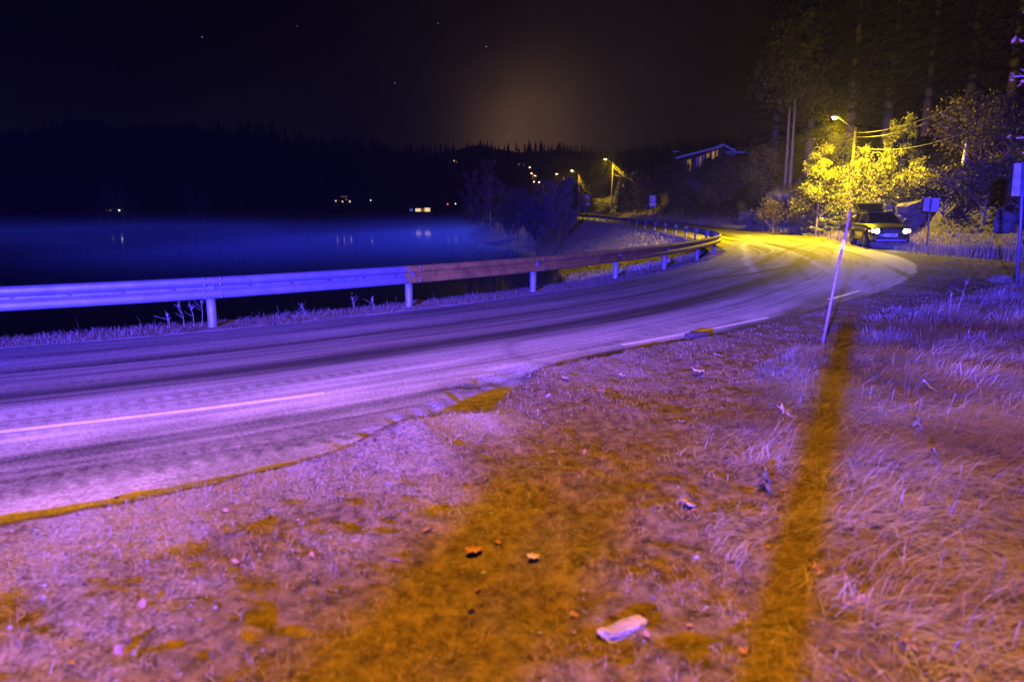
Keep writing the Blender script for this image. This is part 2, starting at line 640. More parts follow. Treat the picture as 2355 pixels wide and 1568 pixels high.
# ------------------------------------------------------------------ ground materials
def road_material():
    m, n, l, b = new_mat('frosted_asphalt')
    t = N(n, 'ShaderNodeTexCoord')
    a = N(n, 'ShaderNodeAttribute', attribute_name='frost')
    fine = N(n, 'ShaderNodeTexNoise')
    fine.inputs['Scale'].default_value = 42
    fine.inputs['Detail'].default_value = 5
    fine.inputs['Roughness'].default_value = 0.7
    l.new(t.outputs['Object'], fine.inputs['Vector'])
    mp = N(n, 'ShaderNodeMapping')
    mp.inputs['Scale'].default_value = (0.45, 9, 1)
    l.new(t.outputs['UV'], mp.inputs['Vector'])
    st = N(n, 'ShaderNodeTexNoise')
    st.inputs['Scale'].default_value = 1.0
    st.inputs['Detail'].default_value = 7
    st.inputs['Roughness'].default_value = 0.6
    l.new(mp.outputs[0], st.inputs['Vector'])

    def ma(op, x, y):
        k = N(n, 'ShaderNodeMath', operation=op)
        for i, q in enumerate((x, y)):
            if isinstance(q, (int, float)):
                k.inputs[i].default_value = q
            else:
                l.new(q, k.inputs[i])
        return k.outputs[0]
    f = ma('ADD', a.outputs['Fac'], ma('MULTIPLY', ma('SUBTRACT', st.outputs['Fac'], .5), 0.8))
    f = ma('ADD', f, ma('MULTIPLY', ma('SUBTRACT', fine.outputs['Fac'], .5), 1.25))
    r = N(n, 'ShaderNodeValToRGB')
    r.color_ramp.elements[0].position = 0.05
    r.color_ramp.elements[0].color = (0.045, 0.040, 0.038, 1)
    r.color_ramp.elements[1].position = 1.0
    r.color_ramp.elements[1].color = (0.72, 0.70, 0.68, 1)
    e = r.color_ramp.elements.new(0.5)
    e.color = (0.25, 0.235, 0.225, 1)
    l.new(f, r.inputs['Fac'])
    l.new(r.outputs['Color'], b.inputs['Base Color'])
    b.inputs['Roughness'].default_value = 0.8
    b.inputs['Specular IOR Level'].default_value = 0.2
    bp = N(n, 'ShaderNodeBump')
    bp.inputs['Strength'].default_value = 0.35
    bp.inputs['Distance'].default_value = 0.008
    l.new(fine.outputs['Fac'], bp.inputs['Height'])
    l.new(bp.outputs['Normal'], b.inputs['Normal'])
    return m


def soil_material(name, dark, mid, pale, scale=14):
    """dead turf, soil and hoar frost; 'frost' says how much of the frost lies here"""
    m, n, l, b = new_mat(name)
    t = N(n, 'ShaderNodeTexCoord')
    a = N(n, 'ShaderNodeAttribute', attribute_name='frost')
    n1 = N(n, 'ShaderNodeTexNoise')
    n1.inputs['Scale'].default_value = scale
    n1.inputs['Detail'].default_value = 8
    n1.inputs['Roughness'].default_value = 0.72
    n2 = N(n, 'ShaderNodeTexNoise')
    n2.inputs['Scale'].default_value = scale * 4.2
    n2.inputs['Detail'].default_value = 6
    n2.inputs['Roughness'].default_value = 0.7
    l.new(t.outputs['Object'], n1.inputs['Vector'])
    l.new(t.outputs['Object'], n2.inputs['Vector'])
    r = N(n, 'ShaderNodeValToRGB')
    r.color_ramp.elements[0].position = 0.36
    r.color_ramp.elements[0].color = (*dark, 1)
    r.color_ramp.elements[1].position = 0.64
    r.color_ramp.elements[1].color = (*mid, 1)
    l.new(n1.outputs['Fac'], r.inputs['Fac'])
    k = N(n, 'ShaderNodeMath', operation='MULTIPLY_ADD')
    l.new(n2.outputs['Fac'], k.inputs[0])
    k.inputs[1].default_value = 2.6
    k.inputs[2].default_value = -1.55
    k2 = N(n, 'ShaderNodeMath', operation='ADD', use_clamp=True)
    l.new(k.outputs[0], k2.inputs[0])
    l.new(a.outputs['Fac'], k2.inputs[1])
    mx = N(n, 'ShaderNodeMix', data_type='RGBA')
    l.new(k2.outputs[0], mx.inputs['Factor'])
    l.new(r.outputs['Color'], mx.inputs['A'])
    mx.inputs['B'].default_value = (*pale, 1)
    l.new(mx.outputs['Result'], b.inputs['Base Color'])
    b.inputs['Roughness'].default_value = 0.85
    b.inputs['Specular IOR Level'].default_value = 0.2
    bp = N(n, 'ShaderNodeBump')
    bp.inputs['Strength'].default_value = 0.9
    bp.inputs['Distance'].default_value = 0.02
    l.new(n2.outputs['Fac'], bp.inputs['Height'])
    l.new(bp.outputs['Normal'], b.inputs['Normal'])
    return m


M['road'] = road_material()
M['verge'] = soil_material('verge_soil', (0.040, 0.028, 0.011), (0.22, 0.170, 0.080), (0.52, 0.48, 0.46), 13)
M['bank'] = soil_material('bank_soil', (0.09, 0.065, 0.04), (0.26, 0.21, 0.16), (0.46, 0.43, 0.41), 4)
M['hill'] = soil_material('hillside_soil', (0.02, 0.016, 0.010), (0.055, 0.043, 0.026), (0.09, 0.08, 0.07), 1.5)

# ------------------------------------------------------------------ road surface
def band(t, c, w):
    return np.exp(-((t - c) / w) ** 2)


def poly_dist(x, y, P):
    P = catmull(np.array(P, float), 0.3)
    d = np.full(x.shape, 1e9)
    for i in range(len(P)):
        d = np.minimum(d, (x - P[i, 0]) ** 2 + (y - P[i, 1]) ** 2)
    return np.sqrt(d)


def frost_on_road(s, t, x, y):
    tr = t_right(s)
    wob = 0.35 * (vnoise(s * .05, s * 0, 3) - .5) + 0.18 * (vnoise(s * .17, s * 0, 9) - .5)
    w = t + wob
    widen = np.clip((tr - 6.2) / 2.2, 0, 1.5)
    f = 0.29 + 0.0 * t
    f += 0.06 * (fbm(s * .3, t * 2.2, 4, 1) - .5) * 4
    f += (0.30 + .35 * (fbm(s * .8, t * 2.5, 3, 15) - .4)) * sstep(3.4, 4.1, w - .4 * widen) * (1 - 0.75 * sstep(10, 24, s)) * (1 - .65 * sstep(4.6, 5.2, w - .4 * widen))
    f += 0.10 * band(w, 2.75, .25) + 0.08 * band(w, 1.5, .2) - 0.06 * band(w, .7, .3)
    for c, wd, k in ((1.05, .10, .10), (1.98, .11, .20), (2.25, .05, .10), (3.15, .22, .26), (3.42, .06, .12), (2.55, .05, .10), (4.05, .05, .10), (5.15, .10, .16), (5.4, .03, .08), (4.42, .03, .10)):
        f -= 1.45 * k * band(w, c + .25 * widen * (c / 3), wd)
    # sweeping wheel marks through the bend, bright ridges of frost between dark tyre lanes
    bend = sstep(9, 16, s) * (1 - sstep(34, 46, s))
    for k, (c, a, wd, amp) in enumerate(((1.2, 0.010, .16, .16), (2.2, .013, .12, -.22), (2.9, .006, .15, .22), (3.7, -.007, .13, -.22), (4.4, .011, .16, .24), (5.2, .004, .14, -.2),
                                        (5.9, -.008, .14, .2), (3.2, .015, .07, -.18), (4.9, -.012, .06, -.16), (1.7, -.004, .06, -.14), (6.4, -.01, .06, -.14), (2.6, -.012, .05, .12))):
        u = (s - 23 + 5 * math.sin(k * 2.1)) * 1.3
        f += 2.4 * amp * bend * band(t, c + a * u * u, wd) * (0.6 + .8 * vnoise(s * .2, s * 0 + k, 4))
    f += 0.24 * bend
    # a car left the road here, and another turned across
    d = poly_dist(x, y, [(5.2, 9.2), (6.4, 11.4), (8.0, 13.6), (9.6, 17), (10.6, 22), (11.0, 27)])
    for off in (.0, .16):
        f -= 0.22 * np.exp(-((d - off - .55) / .05) ** 2) * (d < 1.2)
    d = poly_dist(x, y, [(0.9, 8.3), (3.0, 10.6), (4.6, 13), (6.2, 15.4), (7.4, 17)])
    f -= 0.16 * np.exp(-(d / .09) ** 2) + 0.12 * np.exp(-((d - .95) / .08) ** 2)
    # scuffed and trodden frost beside the edge line
    sc = fbm(s * 1.6 + t, t * 2.1, 4, 33)
    f += 0.42 * (sc - .5) * sstep(4.4, 5.0, t) * (1 - sstep(9, 13, s))
    # tread blocks left in the frost
    tread = sstep(-.2, .5, np.sin((s + .5 * np.abs(((t * 16) % 1) - .5) * .1) * 2 * math.pi / 0.12))
    for c, amp in ((3.98, .26), (4.58, .18), (5.9, .22), (2.9, .12), (4.25, .18), (5.65, .16)):
        f -= amp * tread * band(w, c, .06) * sstep(.45, .6, vnoise(s * .35, s * 0 + c, 6))
    f += 0.42 * sstep(1.9, 1.1, tr - t) * sstep(8, 12, s) * (1 - sstep(26, 34, s))
    f -= 0.30 * sstep(0.22, 0.05, tr - t) + .35 * sstep(.12, -.12, tr - t) * (s < 8)
    return f + 0.06


ss = np.concatenate([np.arange(-80, -6, 1.0), np.arange(-6, -3, .06), np.arange(-3, 9, 0.025), np.arange(9, 14, .06), np.arange(14, 45, 0.2), np.arange(45, 175, 1.0)])
tt = np.linspace(0, 1, 150)
SS, TT = np.meshgrid(ss, tt, indexing='ij')
T_ = 0.42 + TT * (t_right(SS) + 0.45 - 0.42)
X, Y = chart(SS, T_)
Z = z_road(SS) + 0.02 * np.sin(TT * math.pi) + 0.004
fr = frost_on_road(SS, T_, X, Y)
# washed-out hollow where the asphalt edge has broken away beside the turf
hol = np.zeros_like(Z)
_w = (SS > -2) & (SS < 4)
_d = poly_dist(X[_w], Y[_w], [(-.66, 4.95), (-.40, 5.35), (-.19, 5.8), (.0, 6.4), (.2, 7.0)])
_d = _d * (1 + .5 * (fbm(X[_w] * 6, Y[_w] * 6, 3, 77) - .5))
hol[_w] = sstep(.62, .10, _d) * (1 - sstep(.5, 2.1, SS[_w]))
Z -= hol * (.15 + .015 * (fbm(X * 8, Y * 8, 3, 78) - .5))
_m = np.clip(hol * 1.6, 0, 1)
fr = fr * (1 - _m) + _m * (.10 + .5 * fbm(X * 9, Y * 9, 3, 79))
tag(grid('road', np.stack([X, Y, Z], -1), M['road'], attrs={'frost': fr}, uv=np.stack([SS, T_], -1)), 'frosted two-lane asphalt road curving left round the bend', kind='structure')

# worn white edge lines, dashes on the near side, solid lines further on
def marking(s0, s1, t0, w=0.10, name='edge_line'):
    s_ = np.arange(s0, s1 + .01, min(0.3, (s1 - s0) / 3))
    a = np.array([-w / 2, 0, w / 2])
    Sg, Ag = np.meshgrid(s_, a, indexing='ij')
    tq = (t0(Sg) if callable(t0) else t0) + Ag
    x, y = chart(Sg, tq)
    frac = (tq - .42) / (t_right(Sg) + .03)
    z = z_road(Sg) + 0.02 * np.sin(np.clip(frac, 0, 1) * math.pi) + 0.010
    o = grid(name, np.stack([x, y, z], -1), M['paint_line'])
    return tag(o, kind='structure')


def line_st(px, py):
    g_ = ground(px, py)
    s_, t_ = inv(g_.x, g_.y)
    return float(s_[0]), float(t_[0])


for (a, b_) in (((-20, 1003), (770, 907)), ((1430, 796), (1765, 732)), ((1905, 691), (1985, 668))):
    (s0, t0), (s1, t1) = line_st(*a), line_st(*b_)
    marking(s0, s1, (lambda q, s0=s0, s1=s1, t0=t0, t1=t1: np.interp(q, [s0, s1], [t0, t1])), 0.09)
for s0 in np.arange(30, 120, 4.2):
    marking(s0, s0 + 2.1, lambda q: t_right(q) - 0.55, 0.10)
marking(34, 140, 0.85, 0.10)

# ------------------------------------------------------------------ verge with the raised turf edge along the asphalt
def lip_base(s):
    h = 0.014 + 0.070 * vnoise(s * 1.3, s * 0, 21) + 0.03 * (vnoise(s * 6, s * 0, 22) - .5)
    return np.maximum(h, .008) * (1 - sstep(4.0, 5.0, s)) * (.5 + .5 * sstep(-1.7, -.5, s)) + 0.006


def lip(s):
    """height of the turf edge above the asphalt"""
    return lip_base(s) + 0.15 * np.exp(-((s - .05) / .42) ** 2)


def relief(x, y):
    return 0.11 * (fbm(x * 1.3 + .3 * y, y * 1.1, 3, 51) - .5) + 0.075 * (fbm(x * 5, y * 5, 3, 52) - .5) + 0.030 * (vnoise(x * 17, y * 17, 53) - .5)


def verge_edge(s):
    return t_right(s) - .03 + .14 * sstep(1.6, 2.4, s) * (1 - sstep(6, 8, s)) + 2.0 * (lip_base(s) - .006) + 0.09 * (vnoise(s * 2.3, s * 0, 30) - .5) + 0.05 * (vnoise(s * 6, s * 0, 31) - .5) + 0.03 * (vnoise(s * 19, s * 0, 32) - .5)


FB = [(1.45, 0.5), (1.25, 1.9), (0.75, 3.2), (0.95, 4.3), (1.75, 5.6), (2.45, 6.9), (3.3, 8.3), (4.5, 9.9), (6.6, 11.9), (8.6, 13.2), (10.4, 14.6), (13, 19)]


def long_grass_mask(x, y):
    """>0 where the long grass grows, metres right of its ragged border"""
    bx = np.interp(y, [p[1] for p in FB], [p[0] for p in FB])
    return x - bx + 0.5 * (fbm(x * 1.3, y * 1.3, 3, 40) - .5)


ss = np.concatenate([np.arange(-30, -6, 0.6), np.arange(-6, 14, 0.04), np.arange(14, 42, 0.25), np.arange(42, 178, 1.5)])
tq = np.concatenate([[-.03, 0, .02, .04, .07], np.arange(0.1, 7.2, 0.045), np.geomspace(7.3, 90, 40)])
SS, TT = np.meshgrid(ss, tq, indexing='ij')
T_ = verge_edge(SS) + TT
X, Y = chart(SS, T_)
Z = z_ground(SS, T_)
near = np.exp(-TT * 1.1) * (TT > 0)
Z = Z + lip(SS) * near + np.where(TT < 0, -0.06, 0)
rough = (SS < 25) * sstep(0.05, 1.2, TT)
Z = Z + rough * relief(X, Y)
lg = long_grass_mask(X, Y)
fr = -0.02 + 1.35 * (fbm(X * .9 + Y * .25, Y * .8, 4, 61) - .5) + 0.22 * sstep(2.2, 0.2, TT) - 0.45 * sstep(0, .3, lg) * (SS < 25)
MOSS_SHADE = [(1585, 965, .45), (1455, 1160, .30), (1300, 1460, .30), (1130, 1400, .25), (1700, 930, .3), (950, 1460, .3), (1500, 1330, .2), (560, 1270, .2), (2180, 770, .9), (2230, 1080, .35)]  # patches on the blue lamp's shadow band are shade put into the colour


def dirt_shade(x, y):
    """bare soil and moss, with shaded bands of the blue lamp painted in, 0..1"""
    n_ = 1 + .9 * (fbm(x * 2.3, y * 2.3, 3, 66) - .5)
    d_ = poly_dist(x, y, [(-1.6, .6), (-.75, 1.9), (.15, 3.2), (.95, 4.6), (1.75, 6.2), (2.5, 7.6)])  # diagonal band of blue-lamp shade, painted in by thinning the frost
    o_ = .6 * np.exp(-(d_ / (.36 * n_)) ** 2)
    d_ = poly_dist(x, y, [(-3.4, 1.2), (-2.3, 2.3), (-1.2, 3.3), (-.3, 4.1), (.6, 5.2)])
    o_ = np.maximum(o_, .55 * np.exp(-(d_ / (.2 * n_)) ** 2))
    for px, py, r_ in MOSS_SHADE:
        g0 = ground(px, py)
        o_ = np.maximum(o_, np.exp(-(((x - g0.x) ** 2 + (y - g0.y) ** 2) / (r_ * n_) ** 2) ** 1.5))
    return o_


fr[:, :125] += .06 - 0.45 * dirt_shade(X[:, :125], Y[:, :125])
fr = np.where(TT < 0.06, fr - .6 * (SS < 8), fr)
fr = np.where(SS > 26, fr - .1, fr)
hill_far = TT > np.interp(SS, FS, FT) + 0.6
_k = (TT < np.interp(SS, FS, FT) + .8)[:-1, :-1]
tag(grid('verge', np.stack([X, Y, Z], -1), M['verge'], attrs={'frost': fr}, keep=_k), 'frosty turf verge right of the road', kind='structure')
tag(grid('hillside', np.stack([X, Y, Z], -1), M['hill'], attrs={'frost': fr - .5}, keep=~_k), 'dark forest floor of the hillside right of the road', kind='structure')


def z_verge(x, y):
    s, t = inv(x, y)
    q = t - t_right(s)
    z = z_ground(s, t) + lip(s) * np.exp(-np.maximum(t - verge_edge(s), 0) * 1.1)
    r_ = (s < 25) * sstep(0.05, 1.2, t - verge_edge(s))
    return z + r_ * relief(x, y)


# bank between road and lake
ss = np.concatenate([np.arange(-80, -8, 1.0), np.arange(-8, 45, 0.2), np.arange(45, 175, 1.0)])
tq = np.concatenate([[0.5, .44, .38, .30], np.arange(0.2, -3, -0.12), np.arange(-3, -14, -0.4)])
SS, T_ = np.meshgrid(ss, tq, indexing='ij')
X, Y = chart(SS, T_)
Z = z_ground(SS, T_) + np.where(T_ > .42, -0.05, 0.03)
Z = Z + 0.03 * (fbm(X * 5, Y * 5, 3, 71) - .5) * (T_ < .36)
fr = 0.32 + 0.9 * (fbm(X * .5, Y * .5, 4, 72) - .5)
tag(grid('lake_bank', np.stack([X, Y, Z], -1)[:, ::-1], M['bank'], attrs={'frost': fr[:, ::-1]}), 'grassy bank falling from the guardrail to the lake', kind='structure')

# lake bed and lower ground sheet to the horizon
g_ = MB()
g_.box((0, 0, -5.2), (4000, 4000, 1.0))
tag(g_.build('terrain', M['hood']), kind='structure')


def water_material():
    m, n, l, b = new_mat('dark_water')
    b.inputs['Base Color'].default_value = (0.004, 0.006, 0.012, 1)
    b.inputs['Roughness'].default_value = 0.05
    b.inputs['IOR'].default_value = 1.33
    t = N(n, 'ShaderNodeTexCoord')
    mp = N(n, 'ShaderNodeMapping')
    mp.inputs['Scale'].default_value = (0.9, 0.35, 1)
    no = N(n, 'ShaderNodeTexNoise')
    no.inputs['Scale'].default_value = 1.2
    no.inputs['Detail'].default_value = 4
    l.new(t.outputs['Object'], mp.inputs['Vector'])
    l.new(mp.outputs[0], no.inputs['Vector'])
    bp = N(n, 'ShaderNodeBump')
    bp.inputs['Strength'].default_value = 0.05
    bp.inputs['Distance'].default_value = 0.05
    l.new(no.outputs['Fac'], bp.inputs['Height'])
    l.new(bp.outputs['Normal'], b.inputs['Normal'])
    return m


WATER_Z = -3.0
w_ = MB()
w_.add([(-900, -60, WATER_Z), (60, -60, WATER_Z), (60, 420, WATER_Z), (-900, 420, WATER_Z)], [(0, 1, 2, 3)])
tag(w_.build('lake_water', water_material()), 'still dark lake beyond the guardrail', kind='structure')

# ------------------------------------------------------------------ hills round the lake
shore_px = [-1500, -600, 0, 250, 600, 900, 1000, 1080, 1150, 1300, 1500, 1900, 2600, 4200]
shore_d = [120, 190, 225, 235, 270, 300, 320, 330, 340, 340, 320, 300, 300, 300]
ridge_px = [-1500, -600, 0, 130, 250, 420, 600, 750, 900, 1000, 1100, 1200, 1330, 1500, 1700, 2000, 2600, 4200]
ridge_y = [300, 310, 335, 312, 306, 308, 322, 342, 354, 358, 345, 352, 352, 352, 330, 300, 240, 220]
pxs = np.linspace(-1500, 4200, 420)
sd = np.interp(pxs, shore_px, shore_d)
rd = sd + 420
rz = CAMH + (485 - np.interp(pxs, ridge_px, ridge_y) - 9) / F * rd
k = np.linspace(-0.04, 1.35, 40)
rows = []
for q in k:
    D_ = sd + (rd - sd) * max(q, -0.04)
    z = WATER_Z - 1 + (rz - WATER_Z + 1) * (0.12 * sstep(0, .12, q) + .88 * sstep(0.05, 1.0, q) ** 0.8) * (1 if q <= 1 else 1 - .25 * (q - 1))
    z = z + (fbm(pxs * .01, D_ * .02, 3, 81) - .5) * 12 * sstep(.15, .6, q)
    rows.append(np.stack([(pxs - 1177) / F * D_, D_, z], -1))
rows = np.array(rows)
tag(grid('hills', rows, M['hill'], attrs={'frost': np.full(rows.shape[:2], -.5)}), 'dark wooded hills round the lake', kind='structure')


def hill_z(px, D):
    i = int(np.clip((px + 1500) / 5700 * 419, 0, 419))
    return float(np.interp(D, rows[:, i, 1], rows[:, i, 2]))


# conifer forest covering the hills, one mass
def forest_mass():
    V, T = [], []
    n = 4200
    fx = rng.uniform(-700, 3200, n)
    fk = rng.uniform(0.02, 1.0, n) ** 0.8 * .97
    for i in range(n):
        j = int((fx[i] + 1500) / 5700 * 419)
        D_ = sd[j] + (rd[j] - sd[j]) * fk[i]
        x, y = (fx[i] - 1177) / F * D_, D_
        z = hill_z(fx[i], D_)
        h = rng.uniform(4, 12) * (.55 + .9 * float(vnoise(np.array(fx[i] * .013), np.array(fk[i] * 6), 44))) * (1 - .45 * sstep(.75, .97, fk[i]))
        r_ = h * rng.uniform(.13, .2)
        a0 = rng.uniform(0, 6)
        tint = rng.uniform(0, 1)
        for lev in range(4):
            zb, zt = z + h * (.08 + .2 * lev), z + h * (.45 + .19 * lev)
            rr = r_ * (1 - .22 * lev) * rng.uniform(.8, 1.15)
            for q in range(5):
                a, b = a0 + q * 2 * math.pi / 5 + lev, a0 + (q + 1) * 2 * math.pi / 5 + lev
                V.append([(x + rr * math.cos(a), y + rr * math.sin(a), zb - .05 * h * (q % 2)), (x + rr * math.cos(b), y + rr * math.sin(b), zb),
                          (x + .02, y, zt), (x, y + .02, zt)])
                T.append([tint] * 4)
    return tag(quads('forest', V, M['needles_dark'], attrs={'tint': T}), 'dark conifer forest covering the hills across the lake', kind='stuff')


forest_mass()

# ------------------------------------------------------------------ grass
def blades(name, px_, py_, pz_, h, lean, w, mat, nseg=3, frost_lo=0.0, frost_hi=1.0, label=None, wind=None, tint=None, fmul=None):
    n = len(px_)
    a = rng.uniform(0, 2 * math.pi, n) if wind is None else wind + rng.normal(0, .8, n)
    dirx, diry = np.cos(a), np.sin(a)
    sa = a + math.pi / 2 + rng.normal(0, .4, n)
    sx, sy = np.cos(sa), np.sin(sa)
    lev = np.linspace(0, 1, nseg + 1)
    P = []
    for q in lev:
        bend = lean * (q ** 1.7)
        hh = h * (np.sin(np.minimum(q * (1 + .25 * lean), 2.3)) / np.maximum(1, 1 + .35 * lean))
        off = h * bend * .75
        ww = w * (1 - q) ** .6 * .5 + 0.0004
        cx, cyy, cz = px_ + dirx * off, py_ + diry * off, pz_ + hh
        P.append((np.stack([cx - sx * ww, cyy - sy * ww, cz], -1), np.stack([cx + sx * ww, cyy + sy * ww, cz], -1)))
    ti = rng.uniform(0, 1, n) if tint is None else tint
    fbase = rng.uniform(frost_lo, frost_hi, n) * (1 if fmul is None else fmul)
    V, T, Fr = [], [], []
    for i in range(nseg):
        V.append(np.stack([P[i][0], P[i][1], P[i + 1][1], P[i + 1][0]], 1))
        T.append(np.repeat(ti[:, None], 4, 1))
        f0, f1 = fbase * lev[i] ** .7, fbase * lev[i + 1] ** .7
        Fr.append(np.stack([f0, f0, f1, f1], 1))
    o = quads(name, np.concatenate(V), mat, attrs={'tint': np.concatenate(T), 'frost': np.clip(np.concatenate(Fr), 0, 1)}, smooth=True)
    return tag(o, label, kind='stuff')


def scatter(n, x0, x1, y0, y1):
    return rng.uniform(x0, x1, n), rng.uniform(y0, y1, n)


def in_view(x, y, m=1.12):
    return (y > 0.9) & (np.abs(x) < (y * .75 + .35) * m)


# long matted grass on the right of the verge
x, y = scatter(900000, -0.5, 13, 0.9, 17)
keep = in_view(x, y)
lg = long_grass_mask(x, y)
clump = fbm(x * 3.1, y * 3.1, 3, 91)
big = fbm(x * .8, y * .8, 3, 92)
s_, t_ = inv(x, y)
q_ = t_ - t_right(s_)
dens = sstep(0, .35, lg) * (0.25 + 1.2 * sstep(.38, .62, clump)) * (0.5 + .9 * sstep(.3, .65, big)) * np.minimum(1, 5.0 / np.maximum(y, 2.2)) * (q_ > .25)
keep &= rng.uniform(0, 1, len(x)) < dens * .9
x, y, clump, big = x[keep], y[keep], clump[keep], big[keep]
hh = rng.uniform(.06, .25, len(x)) * (.5 + 1.0 * big) * (.45 + .55 * sstep(0, 1.3, long_grass_mask(x, y))) * np.where(y > 7, 1.05, 1)
ln = np.clip(rng.normal(2.1, .8, len(x)) - .10 * np.maximum(y - 6, 0), .15, 3.6)
wd = 2.6 + 4.5 * fbm(x * .7, y * .7, 2, 93)
blades('long_grass', x, y, z_verge(x, y) - .01, hh, ln, rng.uniform(.0014, .0042, len(x)) * np.maximum(1, y / 5), M['grass_long'], 4, .0, 1.25,
       'long matted frosted grass on the right of the verge', wind=wd, tint=np.clip(rng.uniform(0, .6, len(x)) + .7 * (clump - .3), 0, 1), fmul=np.clip((.18 + 1.5 * sstep(.3, .7, fbm(x * 1.5, y * 1.5, 3, 95))) * (1 - .9 * dirt_shade(x, y)), 0, 1.3))

# short thin turf over the gravelly strip
x, y = scatter(700000, -5, 9, 0.9, 13)
keep = in_view(x, y)
s_, t_ = inv(x, y)
q_ = t_ - t_right(s_)
lg = long_grass_mask(x, y)
clump = fbm(x * 4.5, y * 4.5, 3, 101)
dens = (t_ > verge_edge(s_) + .02) * sstep(.35, .6, clump) * (1 - .8 * sstep(0, .4, lg)) * np.minimum(1, 4.0 / np.maximum(y, 1.5))
keep &= rng.uniform(0, 1, len(x)) < dens * .62
x, y, clump = x[keep], y[keep], clump[keep]
blades('verge_turf', x, y, z_verge(x, y) - .004, rng.uniform(.012, .05, len(x)), rng.uniform(.3, 2.2, len(x)), rng.uniform(.0015, .0035, len(x)) * np.maximum(1, y / 5), M['grass_short'], 2, 0, 1.0,
       'short sparse frosted turf on the gravelly verge', fmul=np.clip(1.2 * fbm(x * 2, y * 2, 3, 96) + .2 - .9 * dirt_shade(x, y), 0, 1))

# dry grass along the guardrail
s_ = rng.uniform(-12, 40, 60000)
t_ = rng.uniform(-1.0, .36, 60000)
x, y = chart(s_, t_)
hh = rng.uniform(.02, .09, len(x)) * (.5 + vnoise(s_ * 1.7, t_ * 0, 12)) * (1 + 1.6 * (rng.uniform(0, 1, len(x)) > .985))
blades('guardrail_grass', x, y, z_ground(s_, t_) + .02, hh, rng.uniform(0, 1.2, len(x)), rng.uniform(.002, .006, len(x)), M['grass_rail'], 3, 0, .5,
       'dry frosted grass in a strip under the guardrail')
s_ = rng.uniform(12, 110, 95000)
t_ = -rng.uniform(.05, 1, 95000) ** 1.0 * 8
x, y = chart(s_, t_)
blades('bank_grass', x, y, z_ground(s_, t_), rng.uniform(.12, .38, len(x)), rng.uniform(.2, 1.5, len(x)), rng.uniform(.012, .03, len(x)), M['grass_dry'], 2, 0.3, 1.3,
       'frosted grass on the bank inside the bend')
# dry grass under the rock cutting and behind the car
s_ = rng.uniform(18, 118, 60000)
q_ = np.interp(s_, FS, FT) + rng.normal(-.9, .8, 60000)
k_ = (q_ > .5) & (q_ < 8)
s_, q_ = s_[k_], q_[k_]
t_ = t_right(s_) + q_
x, y = chart(s_, t_)
tall = vnoise(s_ * .4, q_ * 0, 5)
blades('roadside_grass', x, y, z_ground(s_, t_), rng.uniform(.15, .55, len(x)) * (.6 + .9 * tall), rng.uniform(0, .9, len(x)), rng.uniform(.012, .03, len(x)), M['grass_dry'], 2, 0, .7,
       'tall dry grass along the foot of the rock cutting')
# grass on the slope at right
s_ = rng.uniform(20, 40, 22000)
q_ = np.interp(s_, FS, FT) + rng.uniform(0, 9, 22000)
t_ = t_right(s_) + q_
x, y = chart(s_, t_)
blades('slope_grass', x, y, z_ground(s_, t_), rng.uniform(.05, .18, len(x)), rng.uniform(.4, 2, len(x)), rng.uniform(.01, .02, len(x)), M['grass_dull'], 2, 0, .25,
       'dull grass on the slope beside the lay-by')


# gravel stones, too many to count
def pebbles(name, x, y, z, r, mat, label):
    V = []
    n = len(x)
    base = np.array([[1, 0, 0], [0, 1, 0], [-1, 0, 0], [0, -1, 0], [0, 0, .7], [0, 0, -.4]])
    j = 1 + rng.uniform(-.3, .3, (n, 6, 1))
    a = rng.uniform(0, 6.3, n)
    ca, sa = np.cos(a)[:, None], np.sin(a)[:, None]
    p = base[None] * j * r[:, None, None]
    px_ = p[..., 0] * ca - p[..., 1] * sa
    py_ = (p[..., 0] * sa + p[..., 1] * ca) * 0.8
    p = np.stack([px_ + x[:, None], py_ + y[:, None], p[..., 2] + z[:, None]], -1)
    for a_, b_, c_ in ((0, 1, 4), (1, 2, 4), (2, 3, 4), (3, 0, 4), (1, 0, 5), (2, 1, 5), (3, 2, 5), (0, 3, 5)):
        V.append(np.stack([p[:, a_], p[:, b_], p[:, c_], (p[:, c_] + p[:, a_]) / 2], 1))
    ti = rng.uniform(0, 1, n)
    o = quads(name, np.concatenate(V), mat, attrs={'tint': np.tile(np.repeat(ti[:, None], 4, 1), (8, 1))})
    return tag(o, label, kind='stuff')


M['pebble'] = foliage('pebble_greys', (0.05, 0.042, 0.036), (0.25, 0.225, 0.20), None, 0.7)
x, y = scatter(140000, -5, 8, 0.9, 12)
s_, t_ = inv(x, y)
q_ = t_ - t_right(s_)
k_ = in_view(x, y) & (t_ > verge_edge(s_) + .02) & (long_grass_mask(x, y) < .2) & (rng.uniform(0, 1, len(x)) < np.minimum(1, 3 / y) * .55)
x, y = x[k_], y[k_]
pebbles('gravel', x, y, z_verge(x, y), rng.gamma(1.6, .0022, len(x)) + .0012, M['pebble'], 'loose gravel stones scattered over the verge')
s_ = rng.uniform(-3.5, 7, 9000)
t_ = verge_edge(s_) - rng.gamma(1.2, .16, 9000)
x, y = chart(s_, t_)
k_ = poly_dist(x, y, [(-.62, 5.0), (-.36, 5.35), (-.15, 5.8), (.0, 6.3)]) > .55
x, y, s_ = x[k_], y[k_], s_[k_]
pebbles('gravel', x, y, z_road(s_) + .006, rng.gamma(1.8, .002, len(x)) + .0012, M['pebble'], 'crumbs of gravel and soil strewn along the asphalt edge')
s_ = rng.uniform(9, 34, 5000)
t_ = t_right(s_) + rng.gamma(2, .9, 5000) - .1
x, y = chart(s_, t_)
pebbles('gravel', x, y, z_verge(x, y), rng.gamma(2.2, .004, len(x)) + .004, M['pebble'], 'loose gravel of the lay-by in front of the car')

